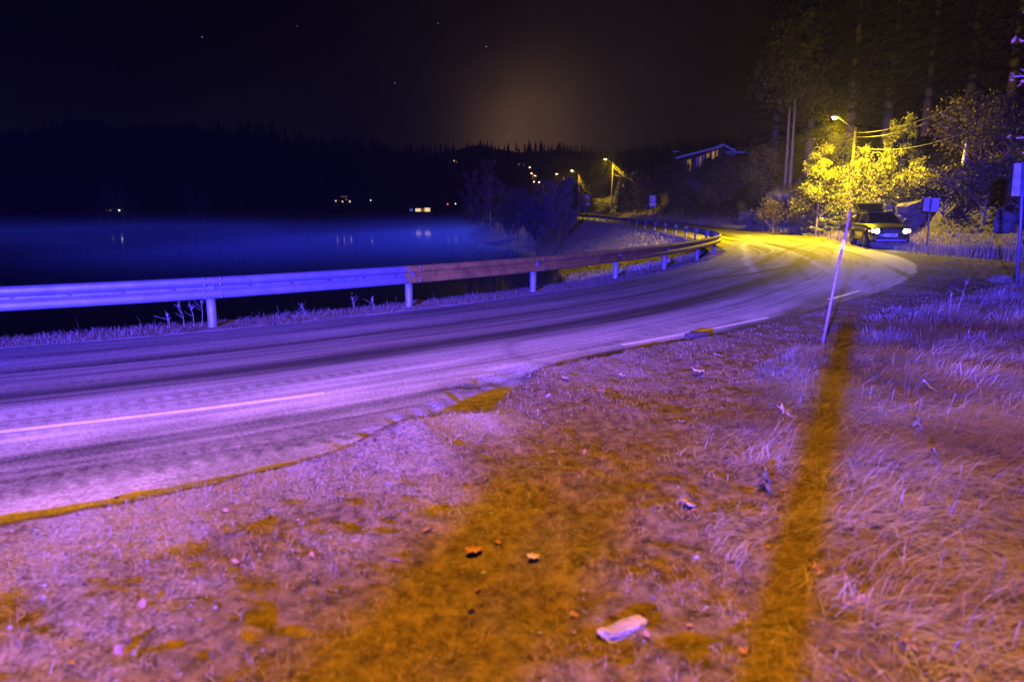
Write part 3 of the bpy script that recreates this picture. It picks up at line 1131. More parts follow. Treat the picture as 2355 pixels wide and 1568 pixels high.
# ------------------------------------------------------------------ guardrail
def guardrail():
    near = [(490, 752), (940, 706), (1225, 671), (1413, 641), (1535, 620), (1605, 600)]
    s_n = [float(inv(*ground(*p)[:2])[0][0]) for p in near]
    step = np.mean(np.diff(s_n))
    posts = [s_n[0] - step * k for k in range(8, 0, -1)] + s_n
    while posts[-1] < 128:
        posts.append(posts[-1] + 4.0)
    root = empty('guardrail', (*chart(0, 0), 0), 0, 'galvanised steel guardrail on posts following the lake side of the road', 'guardrail')
    o0 = root.location.copy()
    prof = [(-.004, .755), (.030, .752), (.062, .742), (.078, .715), (.078, .668), (.060, .642), (.018, .618), (.006, .600), (.018, .582), (.060, .556), (.078, .530), (.078, .475), (.062, .448), (.030, .438), (.004, .436)]
    tp = 0.14                                           # beam stands this far on the road side of the posts
    for i in range(len(posts) - 1):
        a, b = posts[i], posts[i + 1]
        lap = 0.16
        s_ = np.linspace(a - lap, b + 0.16, max(4, int((b - a) / .5)))
        rows_ = []
        lapd = np.where(s_ < a + lap, 0.006, 0.0)        # the leading end laps over the previous beam
        for dd, zz in prof:
            xx, yy = chart(s_, tp + dd + lapd)
            rows_.append(np.stack([xx - o0.x, yy - o0.y, z_road(s_) + zz - o0.z], -1))
        fr_ = np.array(rows_)
        bk = fr_[::-1].copy()
        nx = np.interp(s_, CS, CN[:, 0]) * -.005
        ny = np.interp(s_, CS, CN[:, 1]) * -.005
        bk[:, :, 0] += nx
        bk[:, :, 1] += ny
        o = grid('rail_beam', np.concatenate([fr_, bk, fr_[:1]]), M['steel_shaded' if 9 <= i <= 13 else 'steel'], root, smooth=False)
    post_me = None
    bolt_me = None
    for i, s0 in enumerate(posts):
        x0, y0 = chart(s0, 0.03)
        zr = float(z_road(s0))
        if post_me is None:
            o = MB().tube([(0, 0, -.6), (0, 0, .70)], [.066, .066], 14).build('post', M['steel_dark'], root, True)
            post_me = o.data
            br = MB().box((0, 0, 0), (.10, .09, .2)).build('bracket', M['steel'], o)
            br_me = br.data
        else:
            o = link('post', post_me, None, root)
            br = link('bracket', br_me, None, o)
        ang = math.atan2(float(np.interp(s0, CS, CN[:, 1])), float(np.interp(s0, CS, CN[:, 0])))
        o.location = (float(x0) - o0.x, float(y0) - o0.y, zr)
        o.rotation_euler = (0, 0, ang)
        br.location = (.10, 0, .60)
        if -4 < s0 < 9:
            for (ds, zz) in ((-.11, .725), (.11, .725), (-.11, .655), (.11, .655), (-.11, .54), (.11, .54), (-.11, .47), (.11, .47)):
                bx, by = chart(s0 + ds, tp + .087)
                if bolt_me is None:
                    bo = MB().tube([(0, 0, 0), (.012, 0, 0)], .016, 8).build('bolt', M['steel_dark'], root)
                    bolt_me = bo.data
                else:
                    bo = link('bolt', bolt_me, None, root)
                bo.location = (float(bx) - o0.x, float(by) - o0.y, zr + zz - o0.z)
                bo.rotation_euler = (0, 0, ang)
    # slotted holes along the valley of the near beams
    slot_me = None
    for i in range(5, 10):
        a, b = posts[i], posts[i + 1]
        for q in np.arange(a + .55, b - .3, .62):
            bx, by = chart(q, tp + .0105)
            ang = math.atan2(float(np.interp(q, CS, CN[:, 1])), float(np.interp(q, CS, CN[:, 0])))
            if slot_me is None:
                bo = MB().box((0, 0, 0), (.008, .05, .016)).build('slot', M['sign_black'], root)
                slot_me = bo.data
            else:
                bo = link('slot', slot_me, None, root)
            bo.location = (float(bx) - o0.x, float(by) - o0.y, .600 - o0.z)
            bo.rotation_euler = (0, 0, ang)


guardrail()


def far_rail():
    a, b = at(1331, 488, 116), at(1385, 489, 112)
    root = empty('guardrail', a, 0, 'short far guardrail on the outer side, below the second street lamp', 'guardrail')
    d = b - a
    MB().box(d / 2 + Vector((0, 0, 0)), (d.length, .05, .32), Matrix.Rotation(math.atan2(d.y, d.x), 3, 'Z')).build('rail_beam', M['steel'], root)
    for q in (.02, .35, .68, .98):
        MB().tube([d * q + Vector((0, .08, -.9)), d * q + Vector((0, .08, .1))], .06, 8).build('post', M['steel_dark'], root)


far_rail()

# ------------------------------------------------------------------ street lamps, poles and wires
def street_lamp(base, top, head, label, power, color, lens, pole_r=.11, cut=0, emit_light=True):
    base, top, head = Vector(base), Vector(top), Vector(head)
    root = empty('street_lamp', base, 0, label, 'street lamp', 'street lamps along the road')
    t_ = top - base
    h_ = head - base
    MB().tube([(0, 0, -.5), (0, 0, 0), t_ * .5, t_], [pole_r * 1.25, pole_r * 1.2, pole_r, pole_r * .8], 12).build('pole', M['wood_pole'], root, True)
    a0 = t_ * .97
    d = h_ - a0
    mid = a0 + d * .78 + Vector((0, 0, abs(d.z) * .1))
    MB().tube([a0, a0 + d * .4 + Vector((0, 0, .03)), mid, h_], [.035, .032, .03, .028], 8).build('arm', M['steel'], root, True)
    ax = Vector((d.x, d.y, 0)).normalized()
    ux = Vector((-ax.y, ax.x, 0))
    rings = []
    for q, w, z0, z1 in ((-.10, .05, -.03, .04), (0, .09, -.05, .07), (.2, .13, -.055, .11), (.42, .13, -.055, .11), (.58, .09, -.045, .07), (.64, .03, -.02, .03)):
        c = h_ + ax * q
        rings.append([c + ux * (w * sx) + Vector((0, 0, zz)) for sx, zz in ((-1, z0), (1, z0), (1, (z0 + z1) / 2), (.6, z1), (-.6, z1), (-1, (z0 + z1) / 2))])
    hd = MB().loft(rings).build('lamp_head', M['lamp_shell'], root, True)
    rings = []
    for q, w, dz in ((.08, .06, -.01), (.14, .10, -.05), (.3, .11, -.09), (.46, .10, -.05), (.54, .05, -.01)):
        c = h_ + ax * q + Vector((0, 0, -.05))
        rings.append([c + ux * (-w), c + ux * (-w * .5) + Vector((0, 0, dz)), c + ux * (w * .5) + Vector((0, 0, dz)), c + ux * w, c + Vector((0, 0, .01))])
    MB().loft(rings).build('lens', lens, hd, True)
    if emit_light:
        L = head + ax * .3 + Vector((0, 0, -.32))
        if cut:
            light('street_lamp_light', 'SPOT', L, color, power, .12, aim=L + Vector((.15, .25, -1)), size=cut, blend=.8)
        else:
            light('street_lamp_light', 'SPOT', L, color, power, .09, aim=L + Vector((0, 0, -1)), size=158, blend=.3)
            light('street_lamp_glow', 'POINT', L, color, power * .30, .09)
    return root


# the lamp that stands just behind the photographer
street_lamp((1.7, -2.3, 0.05), (1.7, -2.3, 7.1), (0.15, -0.75, 7.5), 'street lamp on a wooden pole just behind the camera', 7200, SODIUM, M['lens_yellow'], .10, cut=122)
L1b = at(1946, 540, 43)
L1b.z = float(zxy(L1b.x, L1b.y)[0])
L1t = at(1967, 293, 43)
street_lamp(L1b, L1t, at(1924, 270, 41.0), 'lit street lamp on the wooden pole beside the parked car', 16000, YELLOW, M['lens_yellow'], .085)
L2b, L2t = at(1405, 489, 118), at(1409, 373, 118)
street_lamp(L2b, L2t, at(1394, 366, 117), 'lit street lamp on the pole with yellow-lit bushes, centre of the photo', 6500, YELLOW, M['lens_yellow'], .12)
L3b, L3t = at(1331, 488, 160), at(1331, 399, 160)
street_lamp(L3b, L3t, at(1317, 393, 159), 'lit street lamp with a stay wire behind the left 60 sign', 3000, YELLOW, M['lens_far'], .17)
L4b, L4t = at(1296, 488, 200), at(1296, 405, 200)
street_lamp(L4b, L4t, at(1282, 400, 199), 'far lit street lamp above the lakeside trees, left of the stayed pole', 2200, (1, .45, .03), M['lens_far'], .17)
for i, (px, py, D, lab) in enumerate(((1219, 385, 300, 'topmost of the tight cluster of distant street lamps'), (1223, 399, 300, 'brightest distant street lamp, second from the top of the cluster'),
                                      (1232, 404, 290, 'distant street lamp just right of the brightest one'), (1230, 418, 260, 'left one of the lowest pair of distant street lamps'),
                                      (1241, 419, 260, 'right one of the lowest pair of distant street lamps'))):
    hd = at(px, py, D)
    b_ = hd + Vector((1.2, .6, -9))
    street_lamp(b_, b_ + Vector((0, 0, 8.7)), hd, lab, 500, (1, .4, .1), M['lens_far'], .2, emit_light=(i in (1, 3)))

# unlit lamp on the hill before the house
# added stand-in for a person; casts the blue lamp's shadow strip across the verge
o = MB().tube([(0, 0, -.4), (0, 0, 1.26), (0, 0, 1.31)], [.09, .085, .07], 14).build('shadow_post', M['wood_pole'], None, True)
o.location = (-0.70, -0.95, 0.05)
tag(o, 'added shadow-casting post beside the camera, short and stout', 'post')
# the emergency light bar on its mast, a few metres behind the camera
M['blue_lens'] = emit('blue_beacon_lens', (.05, .04, 1.0), 6)
_d = Vector((1.2, 25.6, 0)).normalized()
_b = BLUE_AT - _d * .32
root = empty('light_bar', (_b.x, _b.y, 0), math.atan2(-_d.x, _d.y), 'blue emergency light bar on a mast behind the camera', 'emergency light')
MB().tube([(0, 0, -.3), (0, 0, BLUE_AT.z - .1)], .05, 10).build('mast', M['steel_dark'], root, True)
MB().box((0, 0, BLUE_AT.z - .06), (1.1, .26, .06)).build('base', M['car_trim'], root)
for x_ in (-.4, 0, .4):
    MB().loft([[Vector((x_ + a * .17, b * .11, BLUE_AT.z - .03)) for a, b in ((-1, -1), (1, -1), (1, 1), (-1, 1))], [Vector((x_ + a * .14, b * .07, BLUE_AT.z + .09)) for a, b in ((-1, -1), (1, -1), (1, 1), (-1, 1))]]).build('lens', M['blue_lens'], root)

# two more added posts further back, cast shadow bands as a person's legs would
for k_, (x_, y_, r_, h_, lab) in enumerate(((-3.36, -4.95, .135, 1.52, 'added thick post some metres behind the camera, casting a shadow band'), (-3.06, -4.75, .06, 1.50, 'added thin post beside the thick one, casting a shadow band'))):
    o = MB().tube([(0, 0, -.4), (0, 0, h_), (0, 0, h_ + .05)], [r_ * 1.05, r_, r_ * .8], 14).build('shadow_post', M['wood_pole'], None, True)
    o.location = (x_, y_, 0.02)
    tag(o, lab, 'post')

U = at(1565, 352, 98)
ub = drop(U.x, U.y)
r_ = empty('street_lamp', ub, 0, 'unlit lamp on a pole left of the house on the hill', 'street lamp', 'street lamps along the road')
MB().tube([(0, 0, -.5), U - ub], [.14, .10], 10).build('pole', M['wood_pole'], r_, True)
MB().tube([U - ub + Vector((0, 0, -.3)), U - ub + Vector((-.5, -.1, .1))], .03, 6).build('arm', M['steel'], r_)
MB().loft([[U - ub + Vector((-.3 - q, -.1, .1 + z)) + Vector((0, w_ * sx, 0)) for sx, z in ((-1, 0), (1, 0), (.7, .14), (-.7, .14))] for q, w_ in ((0, .1), (.3, .16), (.8, .14), (.9, .05))]).build('lamp_head', M['bargeboard'], r_)


def wire(a, b, sag, label, r=.013):
    a, b = Vector(a), Vector(b)
    pts = [a.lerp(b, q) - Vector((0, 0, sag * 4 * q * (1 - q))) for q in np.linspace(0, 1, 15)]
    o = MB().tube([p - a for p in pts], r, 5).build('overhead_wire', M['wire'])
    o.location = a
    tag(o, label, 'wire', 'overhead wires between the lamp poles')


# from the near lit lamp up to the right, and back over the trees to the left
q1 = at(1968, 306, 43)
wire(q1, at(2180, 252, 33), .25, 'topmost of three wires running right from the lamp pole by the car', .014)
wire(at(1968, 316, 43), at(2130, 283, 36), .2, 'middle of three wires running right from the lamp pole by the car', .014)
wire(at(1967, 338, 43), at(2260, 290, 31), .5, 'lowest of three wires running right from the lamp pole by the car', .014)
wire(at(1965, 306, 43), at(1565, 392, 97), 1.2, 'upper wire running left from the lamp pole by the car over the trees', .014)
wire(at(1965, 318, 43), at(1570, 398, 97), 1.2, 'lower wire running left from the lamp pole by the car over the trees', .014)
for k, (ya, yb, sg) in enumerate(((375, 404, 2.4), (384, 408, 2.2), (393, 412, 2.6))):
    nm = ('topmost', 'middle', 'lowest')[k]
    wire(at(1408, ya, 118), at(1331, yb, 160), sg + 1.0, f'{nm} of three sagging wires between the two central lamp poles', .035)
wire(at(1409, 376, 118), at(1565, 372, 98), 2.6, 'topmost wire from the central lamp pole to the unlit hill lamp', .03)
wire(at(1409, 382, 118), at(1565, 380, 98), 2.6, 'lower wire from the central lamp pole to the unlit hill lamp', .03)
wire(at(1409, 400, 118), at(1442, 403, 112), .3, 'short wire from the central lamp pole into the bushes', .03)
wire(at(1331, 402, 160), at(1296, 409, 200), 2.6, 'wire between the stayed pole and the far lamp left of it', .04)
o = MB().tube([Vector((0, 0, 0)), at(1349, 450, 156) - at(1333, 408, 160)], .035, 5).build('stay_wire', M['wire'])
o.location = at(1333, 408, 160)
tag(o, 'straight slanting stay wire behind the left 60 sign', 'wire')

# ------------------------------------------------------------------ signs
def speed_sign(base, top_z, w, label):
    base = Vector(base)
    yaw = math.atan2(-base.x, base.y)
    root = empty('speed_sign', base, yaw * .6, label, 'road sign', 'speed limit signs at the bend')
    H_ = top_z - base.z
    MB().tube([(0, .06, -.4), (0, .06, H_ - .05)], .04, 10).build('pole', M['steel'], root, True)
    hp = w * 1.72
    pz = H_ - hp / 2
    MB().box((0, 0, pz), (w, .02, hp)).build('panel', M['sign_panel'], root)
    cz = H_ - w * .53
    f = Vector((0, -1, 0))
    ring = MB().disc((0, -.013, cz), w * .43, f, 32, .006).build('red_ring', M['sign_red'], root)
    MB().disc((0, -.018, cz), w * .375, f, 32, .006).build('white_disc', M['sign_white'], root)
    text('numerals', '60', w * .60, M['sign_black'], root, Matrix.Translation((0, -.024, cz)) @ Matrix.Rotation(math.pi / 2, 4, 'X'), .001)
    MB().box((0, -.013, H_ - hp * .80), (w * .86, .006, hp * .30)).build('lower_plate', M['sign_back'], root)


sb = at(1499, 505, 90)
speed_sign(sb, at(1501, 449, 90).z, .86, 'grey road sign with number 60 on a pole right of the guardrail bend')
sb = at(1348, 500, 97)
speed_sign(sb, at(1352, 449, 97).z, .88, 'purple-lit 60 road sign left of the central lamp pole')


def back_sign(base_px, pole_top, D, corners, label):
    b = ground(*base_px)
    b = drop(b.x, b.y)
    root = empty('sign_back', b, 0, label, 'road sign', 'road signs seen from behind')
    root.name = 'road_sign'
    tp = at(*pole_top, b.y)
    MB().tube([(0, 0, -.4), (tp - b) * .5, tp - b], .035, 10).build('pole', M['steel'], root, True)
    cs = [at(px, py, b.y + .07) - b for px, py in corners]
    n = (cs[1] - cs[0]).cross(cs[3] - cs[0]).normalized() * .012
    MB().loft([[c - n for c in cs], [c + n for c in cs]]).build('panel', M['sign_back'], root)
    return root


back_sign((2129, 579), (2141, 453), 28.7, [(2126, 455), (2161, 456), (2157, 488), (2121, 486)], 'blank back of a rectangular sign on a pole right of the parked car')
back_sign((2339, 662), (2353, 372), 15, [(2332, 376), (2372, 376), (2368, 452), (2325, 451)], 'blank back of a tall sign cut off by the right edge of the photo')

# snow stake
b = ground(1885, 806)
b = drop(b.x, b.y)
root = empty('snow_stake', b, 0, 'thin leaning snow stake in the grass of the near verge', 'snow stake')
tp = at(1955, 486, b.y + .25)
d = tp - b
MB().tube([(0, 0, -.2), d * .5, d], [.019, .017, .014], 10).build('rod', M['plastic_stick'], root, True)
MB().tube([d * .72, d * .79], [.0175, .0175], 10).build('reflector', M['sign_white'], root, True)

# warning triangle
b = drop(*at(1597, 518, 73)[:2])
b.z = float(z_road(float(inv(b.x, b.y)[0][0]))) + .03
root = empty('warning_triangle', b, .2, 'small red-white warning triangle standing on the far road edge', 'warning triangle')
tri = [Vector((-.24, 0, .05)), Vector((.24, 0, .05)), Vector((0, .06, .46))]
M['tri'] = simple('reflective_red', (0.75, 0.22, 0.18), 0.3, 0, 9, 0.1)
for i in range(3):
    a, c = tri[i], tri[(i + 1) % 3]
    MB().tube([a, c], .03, 4).build('reflector_bar', M['tri'], root)
MB().tube([(-.25, .05, .015), (.25, .05, .015)], .015, 5).build('foot', M['steel_dark'], root)
MB().tube([(0, -.12, .015), (0, .2, .015)], .015, 5).build('foot', M['steel_dark'], root)

# ------------------------------------------------------------------ the car
def car():
    c = Vector((17.5, 33.0, 0))
    c.z = float(zxy(c.x, c.y)[0])
    root = empty('parked_car', c, math.pi - R(15), 'dark estate car with headlights on and tailgate raised in the lay-by', 'car')
    root.scale = (.95, .97, 1.09)
    st = [(-2.32, .70, .50, .92, .9), (-2.22, .86, .34, .99, 1), (-1.7, .915, .24, 1.0, 1), (-.6, .925, .22, .98, 1), (.6, .925, .22, .975, 1), (1.0, .925, .22, .975, 1),
          (1.5, .915, .24, .93, 1), (1.95, .88, .25, .86, 1), (2.22, .80, .28, .76, .95), (2.34, .66, .34, .66, .9)]
    rings = []
    for y_, w, z0, z1, q in st:
        zm = z0 + (z1 - z0) * .55
        pts = [(-.80 * w, z0), (.80 * w, z0), (.95 * w, z0 + .1), (w, zm), (.97 * w, z1 - .07), (.88 * w, z1 - .01), (.4 * w, z1 + .025), (-.4 * w, z1 + .025), (-.88 * w, z1 - .01), (-.97 * w, z1 - .07), (-w, zm), (-.95 * w, z0 + .1)]
        rings.append([Vector((px, y_, pz)) for px, pz in pts])
    MB().loft(rings).build('body', M['car_paint'], root, True)
    # greenhouse: pillars and roof
    lo, hi = .965, 1.47
    cab = [[(-.80, -2.12), (.80, -2.12), (.82, -.5), (.80, 1.02), (-.80, 1.02), (-.82, -.5)], [(-.60, -1.92), (.60, -1.92), (.64, -.6), (.60, .12), (-.60, .12), (-.64, -.6)]]
    rr = [[Vector((x, y_, lo)) for x, y_ in cab[0]], [Vector((x, y_, hi - .05)) for x, y_ in cab[1]], [Vector((x * .92, y_ * .97 - .02, hi)) for x, y_ in cab[1]]]
    MB().loft(rr).build('cabin', M['car_paint'], root, False)

    def pane(name, cs, off, mat=M['car_glass'], par=root):
        cs = [Vector(q) for q in cs]
        n = Vector(off) * .006
        m_ = MB().loft([[q - n * .3 for q in cs], [q + n for q in cs]])
        return m_.build(name, mat, par)

    def lerp_side(sx, y_, z):
        k_ = (z - lo) / (hi - .05 - lo)
        return (sx * (.81 + (.625 - .81) * k_), y_, z)
    pane('windscreen', [(-.70, .965, 1.0), (.70, .965, 1.0), (.55, .20, 1.39), (-.55, .20, 1.39)], (0, .5, .85))
    for sx in (-1, 1):
        for (a0, a1, b0, b1) in ((.72, -.18, .10, -.22), (-.28, -1.12, -.30, -1.14), (-1.22, -1.98, -1.24, -1.80)):
            pane('side_window', [lerp_side(sx, a0, 1.0), lerp_side(sx, a1, 1.0), lerp_side(sx, b1, 1.38), lerp_side(sx, b0, 1.38)], (sx * 1.0, 0, .35))
        MB().tube([(sx * .56, -1.85, 1.50), (sx * .58, -1.75, 1.535), (sx * .58, -.1, 1.535), (sx * .56, .02, 1.49)], .018, 6).build('roof_rail', M['chrome'], root, True)
        mi = MB().loft([[Vector((sx * .90, .70 + q, 1.0 + z)) + Vector((sx * x, 0, 0)) for x, z in ((0, 0), (.2, -.01), (.22, .07), (.18, .13), (.02, .12))] for q in (-.06, .04, .10)])
        mi = mi.build('wing_mirror', M['car_paint'], root, True)
        MB().box((sx * 1.01, .634, 1.06), (.17, .01, .1)).build('mirror_glass', M['chrome'], mi)
        for y_ in (1.38, -1.38):
            wh = MB()
            rings = [[Vector((sx * xx, y_ + math.cos(a) * rr_, .34 + math.sin(a) * rr_)) for a in np.linspace(0, 2 * math.pi, 20, endpoint=False)] for xx, rr_ in ((.70, .28), (.71, .34), (.92, .34), (.945, .315), (.945, .23))]
            w_o = wh.loft(rings).build('wheel', M['tyre'], root, True)
            rim = MB().disc((sx * .935, y_, .34), .225, (1, 0, 0), 20, .02)
            ro = rim.build('rim', M['rim'], w_o)
            ar = MB().tube([(sx * .915, y_ + math.cos(a) * .40, .34 + math.sin(a) * .40) for a in np.linspace(-.25, math.pi + .25, 12)], .045, 6)
            ar.build('wheel_arch', M['car_trim'], root, True)
        # head lamps: bright inner lamp and warmer outer one
        h = MB().loft([[Vector((sx * (.50 + q), 2.32 - q * .42 + yy, .70 + z)) for q, z in ((0, -.08), (.34, -.06), (.34, .09), (0, .07))] for yy in (-.05, .02)]).build('headlight', M['car_trim'], root)
        MB().disc((sx * .60, 2.325, .70), .10, (sx * .1, 1, 0), 16, .03).build('lens', M['head_white'], h)
        MB().disc((sx * .77, 2.255, .71), .08, (sx * .3, 1, 0), 16, .03).build('lens', M['head_warm'], h)
        MB().box((sx * .875, 1.98, .70), (.03, .12, .05)).build('side_marker', M['head_warm'], h)
        MB().box((sx * .82, -2.27, .86), (.14, .06, .22)).build('tail_light', M['sign_red'], root)
        for y_ in (.15, -.85):
            MB().box((sx * .937, y_, .84), (.02, .16, .025)).build('door_handle', M['chrome'], root)
        MB().box((sx * .93, 0, .36), (.03, 2.1, .09)).build('sill_trim', M['car_trim'], root)
    MB().box((0, 2.345, .70), (.72, .03, .17)).build('grille', M['car_trim'], root)
    MB().disc((0, 2.365, .72), .035, (0, 1, 0), 12, .01).build('badge', M['chrome'], root)
    MB().box((0, 2.34, .42), (1.05, .06, .13)).build('air_intake', M['car_trim'], root)
    MB().loft([[Vector((x, 2.28 + yy, z)) for x, z in ((-.62, .30), (.62, .30), (.70, .40), (.60, .37), (-.60, .37), (-.70, .40))] for yy in (-.1, .11)]).build('skid_plate', M['skid'], root)
    pl = MB().box((0, 2.39, .545), (.54, .014, .125)).build('number_plate', M['sign_white'], root)
    text('plate_lettering', 'KT 80885', .115, M['sign_black'], pl, Matrix.Translation((0, 2.399, .545)) @ Matrix.Rotation(math.pi, 4, 'Z') @ Matrix.Rotation(math.pi / 2, 4, 'X'), .0006)
    MB().tube([(-.62, .93, 1.0), (.05, 1.0, 1.015)], .009, 5).build('wiper', M['car_trim'], root)
    MB().tube([(.05, .95, 1.0), (.62, .99, 1.015)], .009, 5).build('wiper', M['car_trim'], root)
    # raised tailgate, hinged at the rear of the roof
    tg = MB().loft([[Vector((x, -1.90, 1.50)) for x in (-.58, .58)] + [Vector((x, -1.92, 1.44)) for x in (.58, -.58)],
                    [Vector((x, -2.55, 1.86)) for x in (-.70, .70)] + [Vector((x, -2.58, 1.79)) for x in (.70, -.70)],
                    [Vector((x, -2.95, 1.90)) for x in (-.68, .68)] + [Vector((x, -2.93, 1.78)) for x in (.68, -.68)],
                    [Vector((x, -3.02, 1.80)) for x in (-.62, .62)] + [Vector((x, -3.0, 1.70)) for x in (.62, -.62)]])
    tgo = tg.build('tailgate', M['car_paint'], root)
    pane('rear_window', [(-.50, -1.98, 1.552), (.50, -1.98, 1.552), (.58, -2.50, 1.84), (-.58, -2.50, 1.84)], (0, .5, .86), M['car_glass'], tgo)
    for sx in (-1, 1):
        MB().tube([(sx * .6, -2.05, 1.25), (sx * .62, -2.4, 1.74)], .012, 6).build('gas_strut', M['car_trim'], root)
    h = root.matrix_world
    fwd = Vector((math.sin(R(-15)), -math.cos(R(15)), 0))
    light('headlight_beam', 'SPOT', c + fwd * 2.5 + Vector((0, 0, .72)), (.7, .85, 1), 140, .1, aim=c + fwd * 12 + Vector((0, 0, -.4)), size=60, blend=.8)


car()

# ------------------------------------------------------------------ rocks
def rock(loc, size, seed, label, rz=0.0, name='rock', group=None):
    import bmesh
    bm = bmesh.new()
    bmesh.ops.create_icosphere(bm, subdivisions=4, radius=1)
    for v in bm.verts:
        p = v.co.copy()
        a = np.array([p.x]), np.array([p.y]), p.z
        n = 0
        for o_, am in ((1.3, .5), (3.1, .28), (7.0, .12)):
            n += am * (float(vnoise(a[0] * o_ + p.z * o_ * 1.7 + seed, a[1] * o_ - p.z * o_ + seed * 3, 2)[0]) - .5) * 2
        q = max(abs(p.x), abs(p.y), abs(p.z))
        p = p / q ** .7                                    # towards a block
        v.co = p * (1 + .45 * n)
        v.co = Vector((v.co.x * size[0], v.co.y * size[1], v.co.z * size[2]))
    me = bpy.data.meshes.new(name)
    bm.to_mesh(me)
    bm.free()
    o = link(name, me, M['rock'])
    o.location = loc
    o.rotation_euler = (0, 0, rz)
    return tag(o, label, 'rock', group)


def hill_pt(px, D, dz=0.0):
    x, y = (px - 1177) / F * D, D
    p = drop(x, y)
    p.z += dz
    return p


p = at(1797, 497, 54)
rock(p, (1.5, 1.0, 1.6), 3, 'pale rock slab lit yellow left of the lamp pole', .4, 'rock_face')
rock(at(1862, 510, 53), (1.2, 1.2, .9), 8, 'dark rock below the yellow bush left of the lamp pole', .9, 'rock_face')
rock(at(1915, 515, 47), (1.3, .9, 1.0), 12, 'shaded rock wall just left of the parked car', .2, 'rock_face')
rock(at(2065, 516, 43.5), (2.8, 1.0, 1.35), 17, 'dim purple rock wall above the parked car', .5, 'rock_face')
rock(at(2150, 525, 36.2), (2.3, .8, 1.35), 23, 'blue-shaded rock behind the small sign back', .1, 'rock_face')
rock(at(2312, 512, 25), (.4, .35, .4), 29, 'blue-lit boulder on the dark slope at right', .7, 'boulder')
rock(at(1728, 505, 62), (1.0, 1.0, .8), 31, 'low rock among dry grass beyond the warning triangle', .7, 'rock_face')

# ------------------------------------------------------------------ trees
def branchy(height, base_h, n_limb, spread, up, trunk_r, lean=(0, 0)):
    """trunk polyline and limbs; returns tubes and the points leaves grow at"""
    tubes, tips = [], []
    pts = []
    k_ = 7
    wob = rng.normal(0, .03 * height / 6, (k_, 2)).cumsum(0) * .5
    for i in range(k_):
        q = i / (k_ - 1)
        pts.append(Vector((lean[0] * q * height + wob[i, 0] * q, lean[1] * q * height + wob[i, 1] * q, height * .96 * q)))
    tubes.append((pts, [trunk_r * (1 - .85 * i / (k_ - 1)) for i in range(k_)]))
    for j in range(n_limb):
        q = base_h + (0.97 - base_h) * ((j + rng.uniform(0, .8)) / n_limb)
        f = q * (k_ - 1)
        i = min(int(f), k_ - 2)
        p0 = pts[i].lerp(pts[i + 1], f - i)
        a = j * 2.4 + rng.uniform(-.4, .4)
        L = spread * (1 - .6 * ((q - base_h) / (1 - base_h)) ** 1.4) * rng.uniform(.75, 1.15)
        u = up * rng.uniform(.6, 1.3)
        dirv = Vector((math.cos(a), math.sin(a), u)).normalized()
        p1 = p0 + dirv * L * .5 + Vector((0, 0, .04 * L))
        p2 = p0 + dirv * L + Vector((0, 0, .12 * L * u))
        r0 = trunk_r * (1 - .8 * q) * .5 + .008
        tubes.append(([p0, p1, p2], [r0, r0 * .6, r0 * .2]))
        tips += [(p1.lerp(p2, .3), L * .28), (p2, L * .26)]
        for m_ in range(3):
            b = dirv.copy()
            b.rotate(Matrix.Rotation(rng.uniform(-.9, .9), 3, 'Z'))
            b.z += rng.uniform(-.2, .5)
            s0 = p0.lerp(p2, rng.uniform(.4, .8))
            e = s0 + b.normalized() * L * rng.uniform(.3, .5)
            tubes.append(([s0, e], [r0 * .4, r0 * .12]))
            tips.append((e, L * .24))
    tips.append((pts[-1], spread * .3))
    return tubes, tips


def leaf_cloud(tips, n, size, seed=0, droop=0.0):
    c = np.array([t_[0] for t_ in tips])
    r_ = np.array([t_[1] for t_ in tips])
    i = rng.integers(0, len(tips), n)
    dens = rng.uniform(.3, 1.0, len(tips))
    i = i[rng.uniform(0, 1, n) < dens[i]]
    n = len(i)
    g = rng.normal(0, 1, (n, 3))
    p = c[i] + g * r_[i][:, None] * .62
    p[:, 2] -= droop * np.abs(rng.normal(0, 1, n))
    a = rng.normal(0, 1, (n, 3))
    a /= np.linalg.norm(a, axis=1)[:, None]
    b = rng.normal(0, 1, (n, 3))
    b -= a * (a * b).sum(1)[:, None]
    b /= np.linalg.norm(b, axis=1)[:, None]
    L = size * rng.uniform(.6, 1.3, n)[:, None]
    V = np.stack([p - a * L * .6, p + b * L * .34 + a * L * .05, p + a * L * .6, p - b * L * .34 + a * L * .05], 1)
    clump = rng.uniform(0, 1, len(tips))[i]
    t_ = np.clip(.5 * clump + .5 * rng.uniform(0, 1, n), 0, 1)
    return V, np.repeat(t_[:, None], 4, 1)


